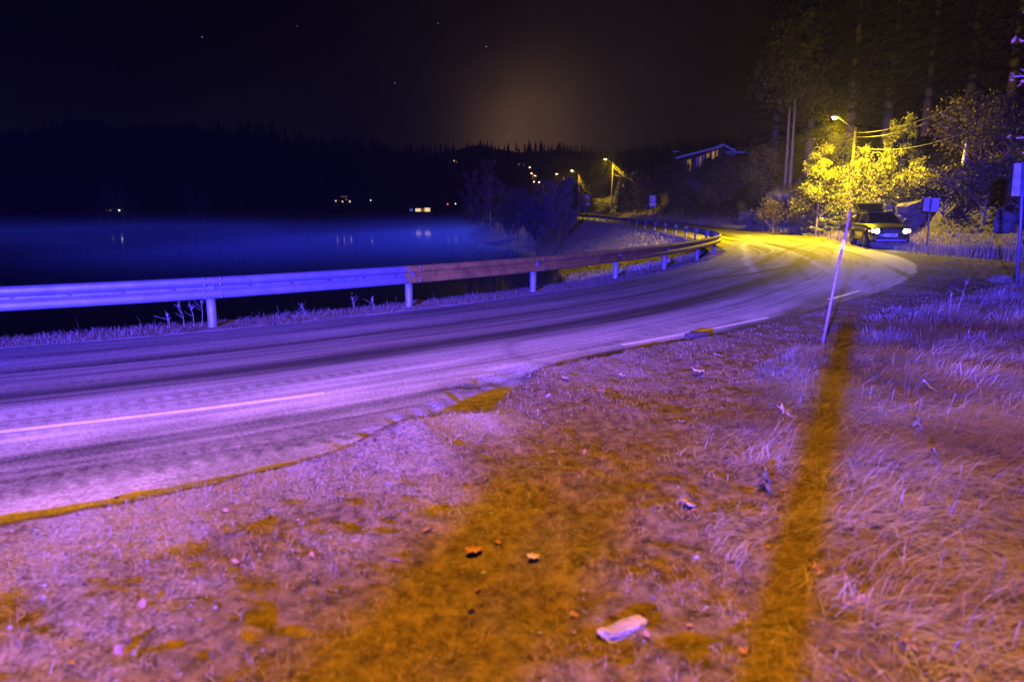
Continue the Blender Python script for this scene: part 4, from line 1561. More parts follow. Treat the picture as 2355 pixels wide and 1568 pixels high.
def tree(name, loc, label, cat='tree', height=6, base_h=.25, n_limb=12, spread=2, up=.6, trunk_r=.09, n_leaf=5000, leaf=.12, mat='leaves_yellow', bark='bark', lean=(0, 0), droop=0.0, group=None, twigs=False):
    root = empty(name, loc, rng.uniform(0, 6.28), label, cat, group)
    tubes, tips = branchy(height, base_h, n_limb, spread, up, trunk_r, lean)
    m_ = MB()
    for pts, rad in tubes:
        m_.tube(pts, rad, 6, False)
    m_.build('trunk', M[bark], root, True)
    if twigs:
        # bare twigs: long thin quads growing along the limbs
        limbs = [t_ for t_ in tubes[1:]]
        lw = np.array([(t_[0][-1] - t_[0][0]).length for t_ in limbs])
        i = rng.choice(len(limbs), n_leaf, p=lw / lw.sum())
        A0 = np.array([t_[0][0] for t_ in limbs])[i]
        A1 = np.array([t_[0][-1] for t_ in limbs])[i]
        q_ = rng.uniform(.25, 1.0, n_leaf)[:, None]
        ld = A1 - A0
        ld /= np.linalg.norm(ld, axis=1)[:, None]
        p = A0 + (A1 - A0) * q_ + rng.normal(0, 1, (n_leaf, 3)) * leaf * .28
        a = rng.normal(0, .7, (n_leaf, 3)) + np.array([0, 0, .5]) + ld * .8
        a /= np.linalg.norm(a, axis=1)[:, None]
        b = rng.normal(0, 1, (n_leaf, 3))
        b -= a * (a * b).sum(1)[:, None]
        b /= np.linalg.norm(b, axis=1)[:, None]
        L = leaf * rng.uniform(.6, 1.6, n_leaf)[:, None]
        w = leaf * .04
        V = np.stack([p - b * w, p + b * w, p + b * w * .3 + a * L, p - b * w * .3 + a * L], 1)
        T = np.repeat(rng.uniform(0, 1, n_leaf)[:, None], 4, 1)
    else:
        V, T = leaf_cloud(tips, n_leaf, leaf, droop=droop)
    quads('crown', V, M[mat], root, attrs={'tint': T})
    return root


def spruce(name, loc, label, height=8, radius=2.0, mat='needles', base=.05, n_lev=22, card=.16, group=None, trunk='bark', per=9, dens=1.0):
    root = empty(name, loc, rng.uniform(0, 6.28), label, 'tree', group)
    m_ = MB().tube([(0, 0, -.3), (0, 0, height * .5), (0, 0, height * .98)], [height * .018, height * .012, .01], 8, False)
    V, T = [], []
    for l_ in range(n_lev):
        q = base + (1 - base) * (l_ / n_lev) ** .95
        z0 = height * q
        L0 = radius * (1 - (q - base) / (1 - base)) ** .85 + .12
        for b in range(per):
            a = b * 2 * math.pi / per + l_ * 1.3 + rng.uniform(-.25, .25)
            L = L0 * rng.uniform(.7, 1.15)
            dx, dy = math.cos(a), math.sin(a)
            dr = rng.uniform(.25, .5)
            tint = rng.uniform(.1, .9)
            ns = max(3, int(L / card * 1.5 * dens))
            w_ = np.linspace(.08, 1, ns)
            xs, ys = dx * L * w_, dy * L * w_
            zs = z0 + L * (.10 * w_ - dr * w_ ** 1.6 + .22 * w_ ** 4)
            for side in (-1, 1, 0):
                sx, sy = -dy * side, dx * side
                k_ = rng.uniform(.6, 1.3, ns) * card * (1.6 - w_ * .7)
                out = .55 if side else 0.9
                hang = rng.uniform(.2, .9, ns) * (1.0 if side else .5)
                tipx = xs + (sx * .9 + dx * out) * k_
                tipy = ys + (sy * .9 + dy * out) * k_
                tipz = zs - hang * k_
                wx, wy = dx * card * .22 + sy * 0, dy * card * .22
                V.append(np.stack([np.stack([xs - wx, ys - wy, zs], -1), np.stack([xs + wx, ys + wy, zs + .01], -1),
                                   np.stack([tipx + wx * .5, tipy + wy * .5, tipz], -1), np.stack([tipx - wx * .5, tipy - wy * .5, tipz - .03], -1)], 1))
                T.append(np.repeat(np.clip(tint + rng.normal(0, .15, ns), 0, 1)[:, None], 4, 1))
            if l_ % 2 == 0 and b % 2 == 0:
                m_.tube([(0, 0, z0), (dx * L * .5, dy * L * .5, z0 - dr * L * .33 + .05 * L), (dx * L * .9, dy * L * .9, z0 - dr * L * .7)], [.03, .02, .008], 4, False)
    m_.build('trunk', M[trunk], root, True)
    quads('crown', np.concatenate(V), M[mat], root, attrs={'tint': np.concatenate(T)})
    return root


def pine(name, loc, label, height=18, crown=.55, spread=2.6, mat='needles_dark', bark='bark', n=6000, leaf=.35, group='tall trees on the dark hillside', r=.2, lean=(0, 0)):
    return tree(name, loc, label, 'tree', height, crown, 22, spread, .05, r, n, leaf, mat, bark, lean, .3, group)




def upto(px, D, ytop, dz=0.0):
    b_ = hill_pt(px, D, dz)
    return b_, max(.9, at(px, ytop, D).z - b_.z)


RG = 'trees round the lamp by the car'
p, h = upto(1868, 45, 338, 0)
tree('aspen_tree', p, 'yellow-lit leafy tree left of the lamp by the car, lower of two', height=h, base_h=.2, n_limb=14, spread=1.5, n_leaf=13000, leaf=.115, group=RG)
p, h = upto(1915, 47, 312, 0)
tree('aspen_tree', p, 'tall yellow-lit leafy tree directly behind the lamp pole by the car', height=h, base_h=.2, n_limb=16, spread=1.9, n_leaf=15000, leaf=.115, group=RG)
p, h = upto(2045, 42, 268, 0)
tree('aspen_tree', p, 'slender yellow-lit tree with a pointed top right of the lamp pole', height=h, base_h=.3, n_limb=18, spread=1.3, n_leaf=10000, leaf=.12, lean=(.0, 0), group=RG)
p, h = upto(1960, 44, 330, 0)
spruce('spruce_tree', p, 'drooping green spruce right behind the lamp pole by the car', h, 2.3, group=RG, card=.2)
p, h = upto(2022, 43, 390, 0)
spruce('spruce_tree', p, 'low wide spruce with sweeping branches above the parked car', h, 2.7, group=RG, card=.2)
p, h = upto(2095, 42, 395, 0)
spruce('spruce_tree', p, 'spruce with long yellow-edged branches right of the parked car', h, 2.6, group=RG, card=.2)
p, h = upto(1905, 46, 420, 0)
spruce('spruce_tree', p, 'small spruce hanging over the rocks left of the car', h, 1.9, group=RG, card=.2)
p, h = upto(1740, 62, 345, 0)
tree('hazel_bush', p, 'olive bush lit from the right, standing alone near the pale rock', 'bush', h, .12, 16, 2.2, .9, .07, 6500, .2, 'leaves_olive', group=RG)
p, h = upto(1790, 55, 440, 0)
tree('hazel_bush', p, 'brownish bush between the twin trunks and the yellow tree', 'bush', h, .05, 14, 1.7, .9, .05, 5000, .14, 'leaves_olive', group=RG)
p, h = upto(1697, 66, 468, -.3)
tree('hazel_bush', p, 'round little bush in the dry grass beyond the warning triangle', 'bush', h, .05, 10, .8, .8, .03, 1500, .12, 'leaves_yellow', group=RG)
p, h = upto(2130, 38, 425, 0)
tree('aspen_tree', p, 'thin tree with scattered golden leaves above the small sign back', height=h, base_h=.3, n_limb=14, spread=1.7, n_leaf=2600, leaf=.15, mat='leaves_yellow', group=RG)
p, h = upto(2220, 36, 240, 0)
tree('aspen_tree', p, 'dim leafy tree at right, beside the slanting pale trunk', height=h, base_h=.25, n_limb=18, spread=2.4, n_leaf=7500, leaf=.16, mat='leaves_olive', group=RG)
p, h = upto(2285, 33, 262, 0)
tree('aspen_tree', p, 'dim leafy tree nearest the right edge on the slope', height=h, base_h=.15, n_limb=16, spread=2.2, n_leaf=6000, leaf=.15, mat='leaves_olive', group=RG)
p, h = upto(2185, 37, 235, 0)
tree('birch_tree', p, 'slanting pale-barked trunk right of the small sign back', height=h, base_h=.5, n_limb=12, spread=1.8, trunk_r=.16, n_leaf=1800, leaf=.15, mat='leaves_olive', bark='bark_pale', group=RG)
p, h = upto(2245, 29, 385, 0)
tree('hazel_bush', p, 'low dark undergrowth bush above the blue-lit boulder', 'bush', h, .05, 14, 1.9, .8, .05, 4500, .14, 'leaves_olive', group=RG)

for px, D, ytop, nl, mt, lab in ((1828, 49, 425, 4200, 'leaves_olive', 'olive bush hanging over the rocks between the pale slab and the yellow tree'), (1985, 42.5, 352, 7000, 'leaves_yellow', 'yellow-lit bush filling the gap right of the lamp pole'),
                                 (2080, 41.5, 420, 4600, 'leaves_olive', 'bush draping down over the rock wall above the car'), (2185, 34.5, 470, 4200, 'leaves_olive', 'dark bush on the slope right of the small sign back'),
                                 (2200, 32, 500, 3600, 'needles_dark', 'dark juniper low on the slope just right of the small sign back'), (2152, 33.2, 525, 3000, 'needles_dark', 'dark juniper directly behind the small sign back'),
                                 (2262, 29.5, 512, 3600, 'needles_dark', 'dark juniper on the slope left of the blue-lit boulder'), (2330, 27, 440, 4200, 'leaves_olive', 'dark bush at the right edge behind the tall sign'), (1768, 51.5, 470, 2600, 'leaves_olive', 'low dry bush in front of the pale rock slab')):
    p, h = upto(px, D, ytop)
    tree('hazel_bush', p, lab, 'bush', h, .05, 16, max(1.4, h * .42), .8, .05, nl, .13, mt, group=RG)

# tall dark trees of the hillside
TL = [(1760, 74, 25, 'tall dark spruce at the left end of the hillside, beside the house'), (1838, 66, 26, 'tall dark spruce whose top stands left of the lit lamp'),
      (1925, 62, 27, 'tall dark spruce right above the lit lamp'), (2005, 60, 26, 'tall dark spruce with a pale bare stem right of the lamp'),
      (2090, 57, 24, 'tall dark spruce between the slender yellow tree and the right trees'), (2180, 55, 24, 'tall dark spruce behind the slanting pale trunk'),
      (2270, 52, 24, 'tall dark spruce at the right edge, farthest right of all')]
for px, D, h, lab in TL:
    p = hill_pt(px, D, -.3)
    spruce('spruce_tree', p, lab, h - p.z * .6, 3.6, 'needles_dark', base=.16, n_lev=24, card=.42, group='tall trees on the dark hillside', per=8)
pine('pine_tree', hill_pt(1789, 58), 'left one of the twin bare pine trunks beside the olive bush', 17, .55, 2.4, bark='bark_mid', r=.17)
pine('pine_tree', hill_pt(1800, 57), 'right one of the twin bare pine trunks beside the olive bush', 17, .55, 2.4, bark='bark_mid', r=.17)

# dark bushes between the house hill and the road
HB = 'dark bushes below the house'
for k, (px, D, h, sp, lab) in enumerate(((1450, 112, 402, 3.0, 'dark bush right of the lit bush by the central lamp'), (1480, 104, 415, 2.6, 'dark bush behind the right 60 sign'),
                                         (1530, 98, 388, 3.0, 'dark bush right of the right 60 sign, below the unlit lamp'), (1575, 94, 390, 2.8, 'dark bush below the lit end of the house'),
                                         (1625, 88, 386, 3.0, 'dark bush below the middle of the house'), (1670, 80, 376, 2.8, 'dark bush below the right gable of the house'),
                                         (1560, 84, 440, 2.2, 'low blue-shadowed bush above the road behind the guardrail bend'), (1640, 76, 440, 2.2, 'low dark bush left of the round little bush'))):
    p, h = upto(px, D, h, -.3)
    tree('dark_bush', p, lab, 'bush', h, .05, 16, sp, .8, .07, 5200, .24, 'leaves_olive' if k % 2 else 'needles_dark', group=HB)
spruce('spruce_tree', at(1428, 488, 113), 'narrow yellow-lit spruce just right of the central lamp pole', 6.0, 1.5, 'needles', card=.3, group='trees by the central lamp')
tree('birch_bush', at(1398, 489, 122), 'bright low bush at the foot of the central lamp pole', 'bush', 2.2, .05, 12, 2.4, .5, .05, 3500, .22, 'leaves_yellow', group='trees by the central lamp')
tree('birch_bush', at(1368, 488, 150), 'yellow-brown bush between the two central lamp poles', 'bush', 5.5, .05, 14, 3.0, .7, .06, 4500, .3, 'leaves_olive', group='trees by the central lamp')

# frosted lakeside trees left of the bend
LK = 'frosted trees on the lake shore'
for k, (px, yb, D, h, sp, nl, lab) in enumerate((
        (1285, 556, 72, 6.3, 2.6, 9000, 'large frosted bare tree on the shore next to the guardrail end'),
        (1235, 560, 78, 5.6, 2.4, 7500, 'rounded frosted bush leaning over the water'),
        (1310, 545, 84, 6.0, 2.4, 7000, 'tall bare tree behind the large frosted tree, nearest the 60 sign'),
        (1190, 530, 100, 7.8, 2.6, 6500, 'bare tree in front of the brown-lit gap of the shore trees'),
        (1250, 520, 108, 6.6, 3.0, 6500, 'tall bare tree under the distant lamp cluster'),
        (1150, 522, 112, 9.5, 3.0, 5500, 'dark shore tree left of the brown-lit gap'),
        (1085, 520, 118, 11.0, 3.0, 5500, 'dark shore tree farthest out over the lake'),
        (1215, 525, 96, 6.2, 2.6, 6500, 'dense dark shrub low behind the leaning frosted bush'),
        (1170, 522, 104, 5.6, 2.6, 6000, 'dense dark shrub at the foot of the brown-lit gap'),
        (1268, 535, 84, 5.6, 2.6, 6500, 'bare shrub between the large frosted tree and the leaning bush'),
        (1120, 520, 116, 13.0, 3.0, 5000, 'tallest dark shore tree, beside the slender birch trunk'))):
    p = at(px, yb, D)
    p.z = max(float(zxy(p.x, p.y)[0]), WATER_Z) - .1
    tree('bare_tree', p, lab, 'tree', h, .12, 18, sp, 1.0, .09, nl, .42, 'twigs_grey', 'bark', group=LK, twigs=True)
for k, (px, pt, yb, yt, D, lab) in enumerate(((1127, 1115, 524, 395, 105, 'slender pale birch trunk standing at the water in the shore trees'), (1099, 1085, 524, 470, 112, 'short pale birch trunk slanting left over the water'))):
    p, q = at(px, yb, D), at(pt, yt, D)
    p.z = WATER_Z - .1
    h = q.z - p.z
    tree('birch_tree', p, lab, 'tree', h, .35, 12, 1.1, 1.2, .08, 1600, .4, 'twigs_grey', 'bark_pale', group=LK, twigs=True)
# land the shore trees stand on
rockx = at(1140, 524, 118)
m_ = []
for i, q in enumerate(np.linspace(0, 1, 24)):
    row = []
    for j, u in enumerate(np.linspace(0, 1, 16)):
        px = 1050 + 260 * q
        D = 106 - 26 * q + 60 * u
        z = WATER_Z - .3 + (2.2 * sstep(0, .5, u) + .5 * vnoise(np.array(q * 9.), np.array(u * 5.), 4)) * sstep(0, .35, q)
        row.append(((px - 1177) / F * D, D, float(z)))
    m_.append(row)
tag(grid('shore_terrain', np.array(m_)[:, ::-1], M['bank'], attrs={'frost': np.full((24, 16), .0)}), kind='structure')

# trees on the far left shore, dimly touched by the blue light
FL = 'pale trees on the far left shore'
for px, D, h, lab in ((205, 228, 9, 'leftmost faint birch on the far shore'), (228, 230, 13, 'tall faint birch left of the far cabin lights'), (262, 232, 14, 'tallest faint birch above the far cabin lights'),
                      (285, 231, 8, 'short faint birch right of the far cabin lights'), (420, 240, 15, 'faint broad birch alone on the far left shore'), (452, 242, 12, 'smaller faint birch right of the broad one on the far shore')):
    p = at(px, 512, D)
    p.z = hill_z(px, D + 6)
    p.y += 6
    tree('birch_tree', p, lab, 'tree', h, .2, 16, 3.2, 1.0, .16, 2400, 1.0, 'twigs_grey', 'bark_pale', group=FL, twigs=True)

# ------------------------------------------------------------------ houses
def house_on_hill():
    base = at(1640, 398, 97)
    base.z -= .2
    root = empty('hillside_house', base, 0, 'timber house with lit windows and pale roof edges on the hill', 'house')
    W_ = lambda px, py, D: at(px, py, D) - base
    # long wing seen obliquely, with the eaves rising to the right
    a, b = W_(1572, 400, 94), W_(1668, 402, 88)
    top_a, top_b = W_(1572, 367, 94), W_(1668, 340, 88)
    back = Vector((2.5, 7, 0))
    m_ = MB()
    m_.loft([[a + Vector((0, 0, -3)), b + Vector((0, 0, -3)), b + back + Vector((0, 0, -3)), a + back + Vector((0, 0, -3))],
             [top_a, top_b, top_b + back, top_a + back]])
    m_.build('wall', M['house_wall'], root)
    u = (b - a).normalized()
    f = Vector((u.y, -u.x, 0)).normalized()
    th = Vector((0, 0, .25))
    rf = MB().loft([[top_a - u * .6 + f * .9, top_b + u * .4 + f * .9, top_b + u * .4 + back * 1.1, top_a - u * .6 + back * 1.1],
                    [q + th for q in (top_a - u * .6 + f * .9, top_b + u * .4 + f * .9, top_b + u * .4 + back * 1.1, top_a - u * .6 + back * 1.1)]]).build('roof', M['roof'], root)
    e0, e1 = top_a - u * .6 + f * .93, top_b + u * .4 + f * .93
    MB().loft([[e0 + f * .03, e1 + f * .03, e1 + th * 1.1 + f * .03, e0 + th * 1.1 + f * .03], [e0, e1, e1 + th * 1.1, e0 + th * 1.1]]).build('bargeboard', M['bargeboard'], rf)
    L = (top_b - top_a)
    for (q0, q1, z0, z1, mt) in ((.10, .20, -1.8, -.25, 'win_dim'), (.33, .39, -1.75, -.2, 'win_blue'), (.41, .45, -1.75, -.2, 'win_dim'), (.48, .53, -1.7, -.15, 'win_blue'), (.57, .64, -1.7, -.1, 'win_dim'), (.70, .76, -1.3, -.05, 'win_house'), (.80, .84, -.8, -.05, 'win_dim')):
        p0, p1 = top_a + L * q0, top_a + L * q1
        zz = lambda p, z: p + Vector((0, 0, z)) + f * .06
        w_ = MB().loft([[zz(p0, z0), zz(p1, z0), zz(p1, z1), zz(p0, z1)], [zz(p0, z0) + f * .02, zz(p1, z0) + f * .02, zz(p1, z1) + f * .02, zz(p0, z1) + f * .02]]).build('window', M['bargeboard'] if mt == 'win_blue' else M[mt], root)
    # gable wing to the right with its pale eave board
    a, b = W_(1648, 402, 92), W_(1690, 402, 92)
    ta, tb, tp = W_(1648, 352, 92), W_(1716, 352, 92), W_(1664, 338, 92)
    bk = Vector((1.5, 8, 0))
    MB().loft([[a, b, W_(1690, 353, 92), ta], [a + bk, b + bk, W_(1690, 353, 92) + bk, ta + bk]]).build('wall', M['house_pale'], root)
    g0, g1 = W_(1641, 353, 91.5), W_(1716, 353, 91.5)
    MB().loft([[g0, g1, tp + Vector((0, 0, .1))], [g0 + bk, g1 + bk, tp + bk + Vector((0, 0, .1))]]).build('gable', M['roof'], root)
    fr_ = Vector((0, -.1, 0))
    for p0, p1, hh in ((g0, g1, .22), (W_(1646, 346, 91.3), W_(1664, 339, 91.3), .5), (W_(1664, 339, 91.3), W_(1690, 350, 91.3), .3)):
        z_ = Vector((0, 0, hh))
        MB().loft([[p0 + fr_, p1 + fr_, p1 + fr_ + z_, p0 + fr_ + z_], [p0 + fr_ * 2, p1 + fr_ * 2, p1 + fr_ * 2 + z_, p0 + fr_ * 2 + z_]]).build('bargeboard', M['bargeboard'], root)


house_on_hill()


def far_house(px, py, D, w, h, label, wins, group='lit houses across the lake', wall='house_wall'):
    c = at(px, py, D)
    root = empty('lakeside_house', c - Vector((0, 0, h * .5)), 0, label, 'house', group)
    MB().box((0, 3, h * .5 - .5), (w, 6, h + 1)).build('wall', M[wall], root)
    MB().add([(-w * .55, -.5, h), (w * .55, -.5, h), (w * .55, 6.5, h), (-w * .55, 6.5, h), (-w * .55, 3, h + 1.6), (w * .55, 3, h + 1.6)], [(0, 1, 5, 4), (2, 3, 4, 5), (1, 2, 5), (3, 0, 4), (3, 2, 1, 0)]).build('roof', M['roof'], root)
    for x0, x1, z0, z1, mt in wins:
        f_ = MB().box(((x0 + x1) / 2 * w, -.05, (z0 + z1) / 2 * h), ((x1 - x0) * w + .12, .05, (z1 - z0) * h + .12)).build('window', M['bargeboard'], root)
        MB().box(((x0 + x1) / 2 * w, -.09, (z0 + z1) / 2 * h), ((x1 - x0) * w, .03, (z1 - z0) * h)).build('pane', M[mt], f_)
    return root


far_house(966, 483, 300, 9.5, 2.4, 'low lakeside house with a row of lit windows', [(-.48, -.42, .3, .7, 'win_blue'), (-.40, -.34, .3, .7, 'win_blue'), (-.22, .02, .2, .75, 'win_warm'), (.06, .16, .2, .75, 'win_dim'), (.2, .42, .2, .85, 'win_bright')] if False else
          [(-.48, -.42, .3, .7, 'win_blue'), (-.40, -.34, .3, .7, 'win_blue'), (-.22, .02, .2, .75, 'win_warm'), (.06, .16, .2, .75, 'win_dim'), (.2, .45, .2, .85, 'win_warm')])
far_house(250, 484, 240, 5, 2.2, 'small cabin glinting through birches on the far left shore', [(-.3, -.12, .3, .7, 'win_dim'), (.05, .18, .4, .75, 'win_warm'), (.3, .38, .5, .8, 'win_dim')])
far_house(790, 459, 330, 9, 3.4, 'far house with scattered lit windows above the lake middle', [(-.45, -.38, .2, .38, 'win_warm'), (-.1, -.03, .1, .3, 'win_warm'), (.1, .18, .4, .6, 'win_dim'), (.28, .36, .1, .35, 'win_warm'), (-.15, .2, .84, .92, 'win_dim')])
far_house(756, 457, 335, 3, 2.4, 'tiny lit cabin left of the far house above the lake', [(-.2, .2, .3, .55, 'win_dim')])
far_house(1040, 372, 520, 8, 3, 'yellow-lit house high on the dark ridge over the lakeside house', [(-.4, -.2, .3, .6, 'win_dim'), (.0, .2, .5, .85, 'win_warm'), (.3, .45, .3, .55, 'win_dim')], 'lit houses on the ridge')
far_house(1128, 372, 520, 6, 3, 'yellow-lit house on the ridge above the shore birch', [(-.4, -.15, .3, .6, 'win_dim'), (.3, .45, .4, .6, 'win_dim')], 'lit houses on the ridge')
far_house(1198, 379, 480, 5, 3, 'faint lit house on the ridge left of the lamp cluster', [(-.4, -.2, .4, .7, 'win_dim'), (.3, .4, .3, .6, 'win_dim')], 'lit houses on the ridge')


def path_lamp(px, py, D, mat, label):
    c = at(px, py, D)
    root = empty('path_lamp', c - Vector((0, 0, 3)), 0, label, 'lamp')
    MB().tube([(0, 0, -1), (0, 0, 3)], .06, 6).build('pole', M['steel_dark'], root)
    import bmesh
    MB().loft([[Vector((math.cos(a) * r_, math.sin(a) * r_, 3 + z)) for a in np.linspace(0, 6.28, 8, endpoint=False)] for r_, z in ((.1, -.25), (.3, -.1), (.3, .1), (.1, .25))]).build('lamp_globe', M[mat], root)


path_lamp(1029, 470, 300, 'red_lamp', 'small red lamp on the far shore right of the lakeside house')
path_lamp(1047, 469, 300, 'white_lamp', 'tiny white lamp on the far shore right of the red one')
path_lamp(274, 484, 236, 'white_lamp', 'tiny white lamp on the far left shore beside the cabin')
path_lamp(852, 461, 330, 'white_lamp', 'tiny white lamp on the far shore between the two houses')

# ------------------------------------------------------------------ small things in the foreground
def maple_leaf(px, py, size, label, mat='leaf_pale', star=True, tilt=.25, spin=0.0):
    g_ = ground(px, py)
    z = float(z_verge(np.array([g_.x]), np.array([g_.y]))[0])
    g_ = ground(px, py, z + .02)
    n = 30
    m_ = MB()
    vs = [(0, 0, .006)]
    for i in range(n):
        a = 2 * math.pi * i / n
        if star:
            r_ = .45 + .55 * abs(math.cos(a * 2.5)) ** 1.6
            r_ *= (.55 if math.pi * .9 < ((a - .3) % (2 * math.pi)) < math.pi * 1.1 else 1)
        else:
            r_ = .5 / math.sqrt((math.cos(a) * .5) ** 2 + (math.sin(a)) ** 2) * (1 + .1 * math.sin(a * 7))
        vs.append((r_ * math.cos(a), r_ * math.sin(a), .10 * math.sin(a * 5) + .14 * r_))
    vs += [(v[0], v[1], v[2] - .03) for v in vs]
    k_ = n + 1
    fs = [(0, 1 + i, 1 + (i + 1) % n) for i in range(n)] + [(k_, k_ + 1 + (i + 1) % n, k_ + 1 + i) for i in range(n)] + [(1 + i, k_ + 1 + i, k_ + 1 + (i + 1) % n, 1 + (i + 1) % n) for i in range(n)]
    m_.add([Vector(v) * size for v in vs], fs)
    o = m_.build('fallen_leaf', M[mat], None, True)
    o.location = g_ + Vector((0, 0, .005))
    o.rotation_euler = (tilt, tilt * .4, spin)
    tag(o, label, 'leaf', 'fallen leaves on the verge')


for a in ((1803, 945, .085, 'large pale star-shaped leaf left of the orange shadow strip', 'leaf_pale', True, .5, .4),
          (1226, 1280, .032, 'small pale curled leaf on bare soil, middle of the foreground', 'leaf_pale', False, .4, .2),
          (1578, 1156, .055, 'pale crumpled leaf among grass left of the shadow strip', 'leaf_pale', True, .4, 1.2),
          (1606, 853, .06, 'thin pale leaf near the asphalt edge', 'leaf_pale', False, .2, .1),
          (1650, 818, .055, 'pale leaf just below the second white dash', 'leaf_pale', True, .3, 2.0),
          (2135, 888, .10, 'pinkish crumpled leaf in long grass at right', 'leaf_pale', True, .6, .8),
          (1990, 832, .075, 'pale leaf in the grass right of the snow stake', 'leaf_pale', True, .5, 2.4),
          (2010, 893, .07, 'small frosted leaf above the leafy weed', 'leaf_pale', False, .7, 1.1),
          (1090, 1265, .045, 'yellowish flat leaf left of the curled pale leaf', 'leaf_brown', False, .2, .4),
          (1145, 1247, .03, 'tiny brown leaf above the yellowish flat one', 'leaf_brown', False, .3, 1.4),
          (420, 855, .0, '', '', 0, 0, 0),
          (1880, 1310, .05, 'brown leaf in the dark grass of the shadow strip', 'leaf_brown', True, .4, .4),
          (2090, 1480, .05, 'brown leaf in grass near the bottom right', 'leaf_brown', True, .4, 1.0),
          (1300, 870, .06, 'pale leaf on gravel beside the bay in the turf edge', 'leaf_pale', False, .3, 1.9),
          (1430, 862, .05, 'pale small leaf on gravel right of the turf bay', 'leaf_pale', False, .3, .9)):
    if a[2]:
        maple_leaf(*a)

# small dry leaves strewn about, alike
def small_leaves():
    metas = []
    for k_ in range(3):
        V = []
        n_ = 7
        for i in range(n_):
            a0, a1 = i / n_, (i + 1) / n_
            w0, w1 = math.sin(math.pi * a0 ** .8) * .34, math.sin(math.pi * a1 ** .8) * .34
            z0, z1 = .25 * math.sin(a0 * 3 + k_), .25 * math.sin(a1 * 3 + k_)
            V.append([(a0 - .5, -w0, z0 + w0 * .5), (a0 - .5, 0, z0), (a1 - .5, 0, z1), (a1 - .5, -w1, z1 + w1 * .5)])
            V.append([(a0 - .5, 0, z0), (a0 - .5, w0, z0 + w0 * .6), (a1 - .5, w1, z1 + w1 * .6), (a1 - .5, 0, z1)])
        metas.append(np.array(V))
    src = None
    srcs = []
    for i in range(64):
        px, py = rng.uniform(60, 2330), rng.uniform(900, 1560) if i % 3 else rng.uniform(800, 1000)
        g_ = ground(px, py)
        s_, t_ = inv(g_.x, g_.y)
        if float(t_[0]) < float(verge_edge(s_)[0]) + .1 or abs(g_.x) > g_.y * .77:
            continue
        k_ = i % 3
        if len(srcs) <= k_:
            o = quads('dry_leaf', metas[k_], M['leaf_brown' if k_ else 'leaf_pale'], smooth=True)
            srcs.append(o)
        else:
            o = srcs[k_].copy()
            COL.objects.link(o)
        z_ = float(z_verge(np.array([g_.x]), np.array([g_.y]))[0])
        o.location = (g_.x, g_.y, z_ + .015)
        q_ = rng.uniform(.025, .055)
        o.scale = (q_, q_, q_)
        o.rotation_euler = (rng.normal(0, .4), rng.normal(0, .4), rng.uniform(0, 6.28))
        tag(o, 'small dry curled leaf lying on the frosty verge', 'leaf', 'small dry leaves strewn over the verge')


small_leaves()

# pale flat stone at the bottom edge
g_ = ground(1432, 1482)
z = float(z_verge(np.array([g_.x]), np.array([g_.y]))[0])
o = rock((g_.x, g_.y, z + .012), (.095, .034, .022), 5, 'long pale flat stone lying in grass at the bottom edge', .55, 'flat_stone')
o.data.materials.clear()
o.data.materials.append(M['pale_stone'])
o['category'] = 'stone'

for px, py, r_, lab in ((545, 1265, .03, 'dark clod of soil in the left foreground tyre mark'), (1598, 783, .10, 'dark soil lump at the end of the turf edge')):
    g_ = ground(px, py)
    z = float(z_verge(np.array([g_.x]), np.array([g_.y]))[0])
    o = rock((g_.x, g_.y, z), (r_ * 1.6, r_, r_ * .55), 41 + px, lab, .6, 'soil_clod')
    o.data.materials.clear()
    o.data.materials.append(M['wood_pole'])
    o['category'] = 'clod'


def weed(px, py, h, label, n_leaf=12, leaf=.1, seed=0):
    g_ = ground(px, py)
    z = float(z_verge(np.array([g_.x]), np.array([g_.y]))[0])
    root = empty('weed_plant', (g_.x, g_.y, z), 0, label, 'plant')
    st = [Vector((0, 0, 0)), Vector((.01, .02, h * .5)), Vector((-.02, .03, h))]
    MB().tube(st, [.006, .005, .003], 6).build('stem', M['grass_long_plain'], root, True)
    for i in range(n_leaf):
        q = .25 + .75 * i / n_leaf
        p = st[0].lerp(st[2], q)
        a = i * 2.4 + rng.uniform(-.3, .3)
        L = leaf * rng.uniform(.7, 1.2)
        d = Vector((math.cos(a), math.sin(a), 0))
        u = Vector((-d.y, d.x, 0))
        V = []
        prev = None
        for k_ in range(5):
            w = k_ / 4
            c = p + d * L * w * .8 + Vector((0, 0, .25 * L * w - 1.0 * L * w * w))
            ww = L * .32 * math.sin(math.pi * min(.98, .08 + w * .92)) + .001
            cur = (c - u * ww - Vector((0, 0, ww * .4)), c + Vector((0, 0, .0)), c + u * ww - Vector((0, 0, ww * .4)))
            if prev:
                V.append([prev[0], prev[1], cur[1], cur[0]])
                V.append([prev[1], prev[2], cur[2], cur[1]])
            prev = cur
        quads('leaf', np.array([[tuple(x) for x in q4] for q4 in V]), M['weed'], root, attrs={'tint': np.full((len(V), 4), rng.uniform(0, 1))}, smooth=True)


M['grass_long_plain'] = simple('weed_stem', (0.2, 0.17, 0.12), 0.7, 0, 30, 0.2)
weed(2110, 1040, .20, 'dark leafy weed with drooping leaves in the long grass', 16, .06)
weed(2150, 1110, .16, 'second leafy weed with pale hanging leaves, below the dark one', 12, .06)
weed(1765, 1150, .16, 'small leafy weed left of the shadow strip', 8, .07)


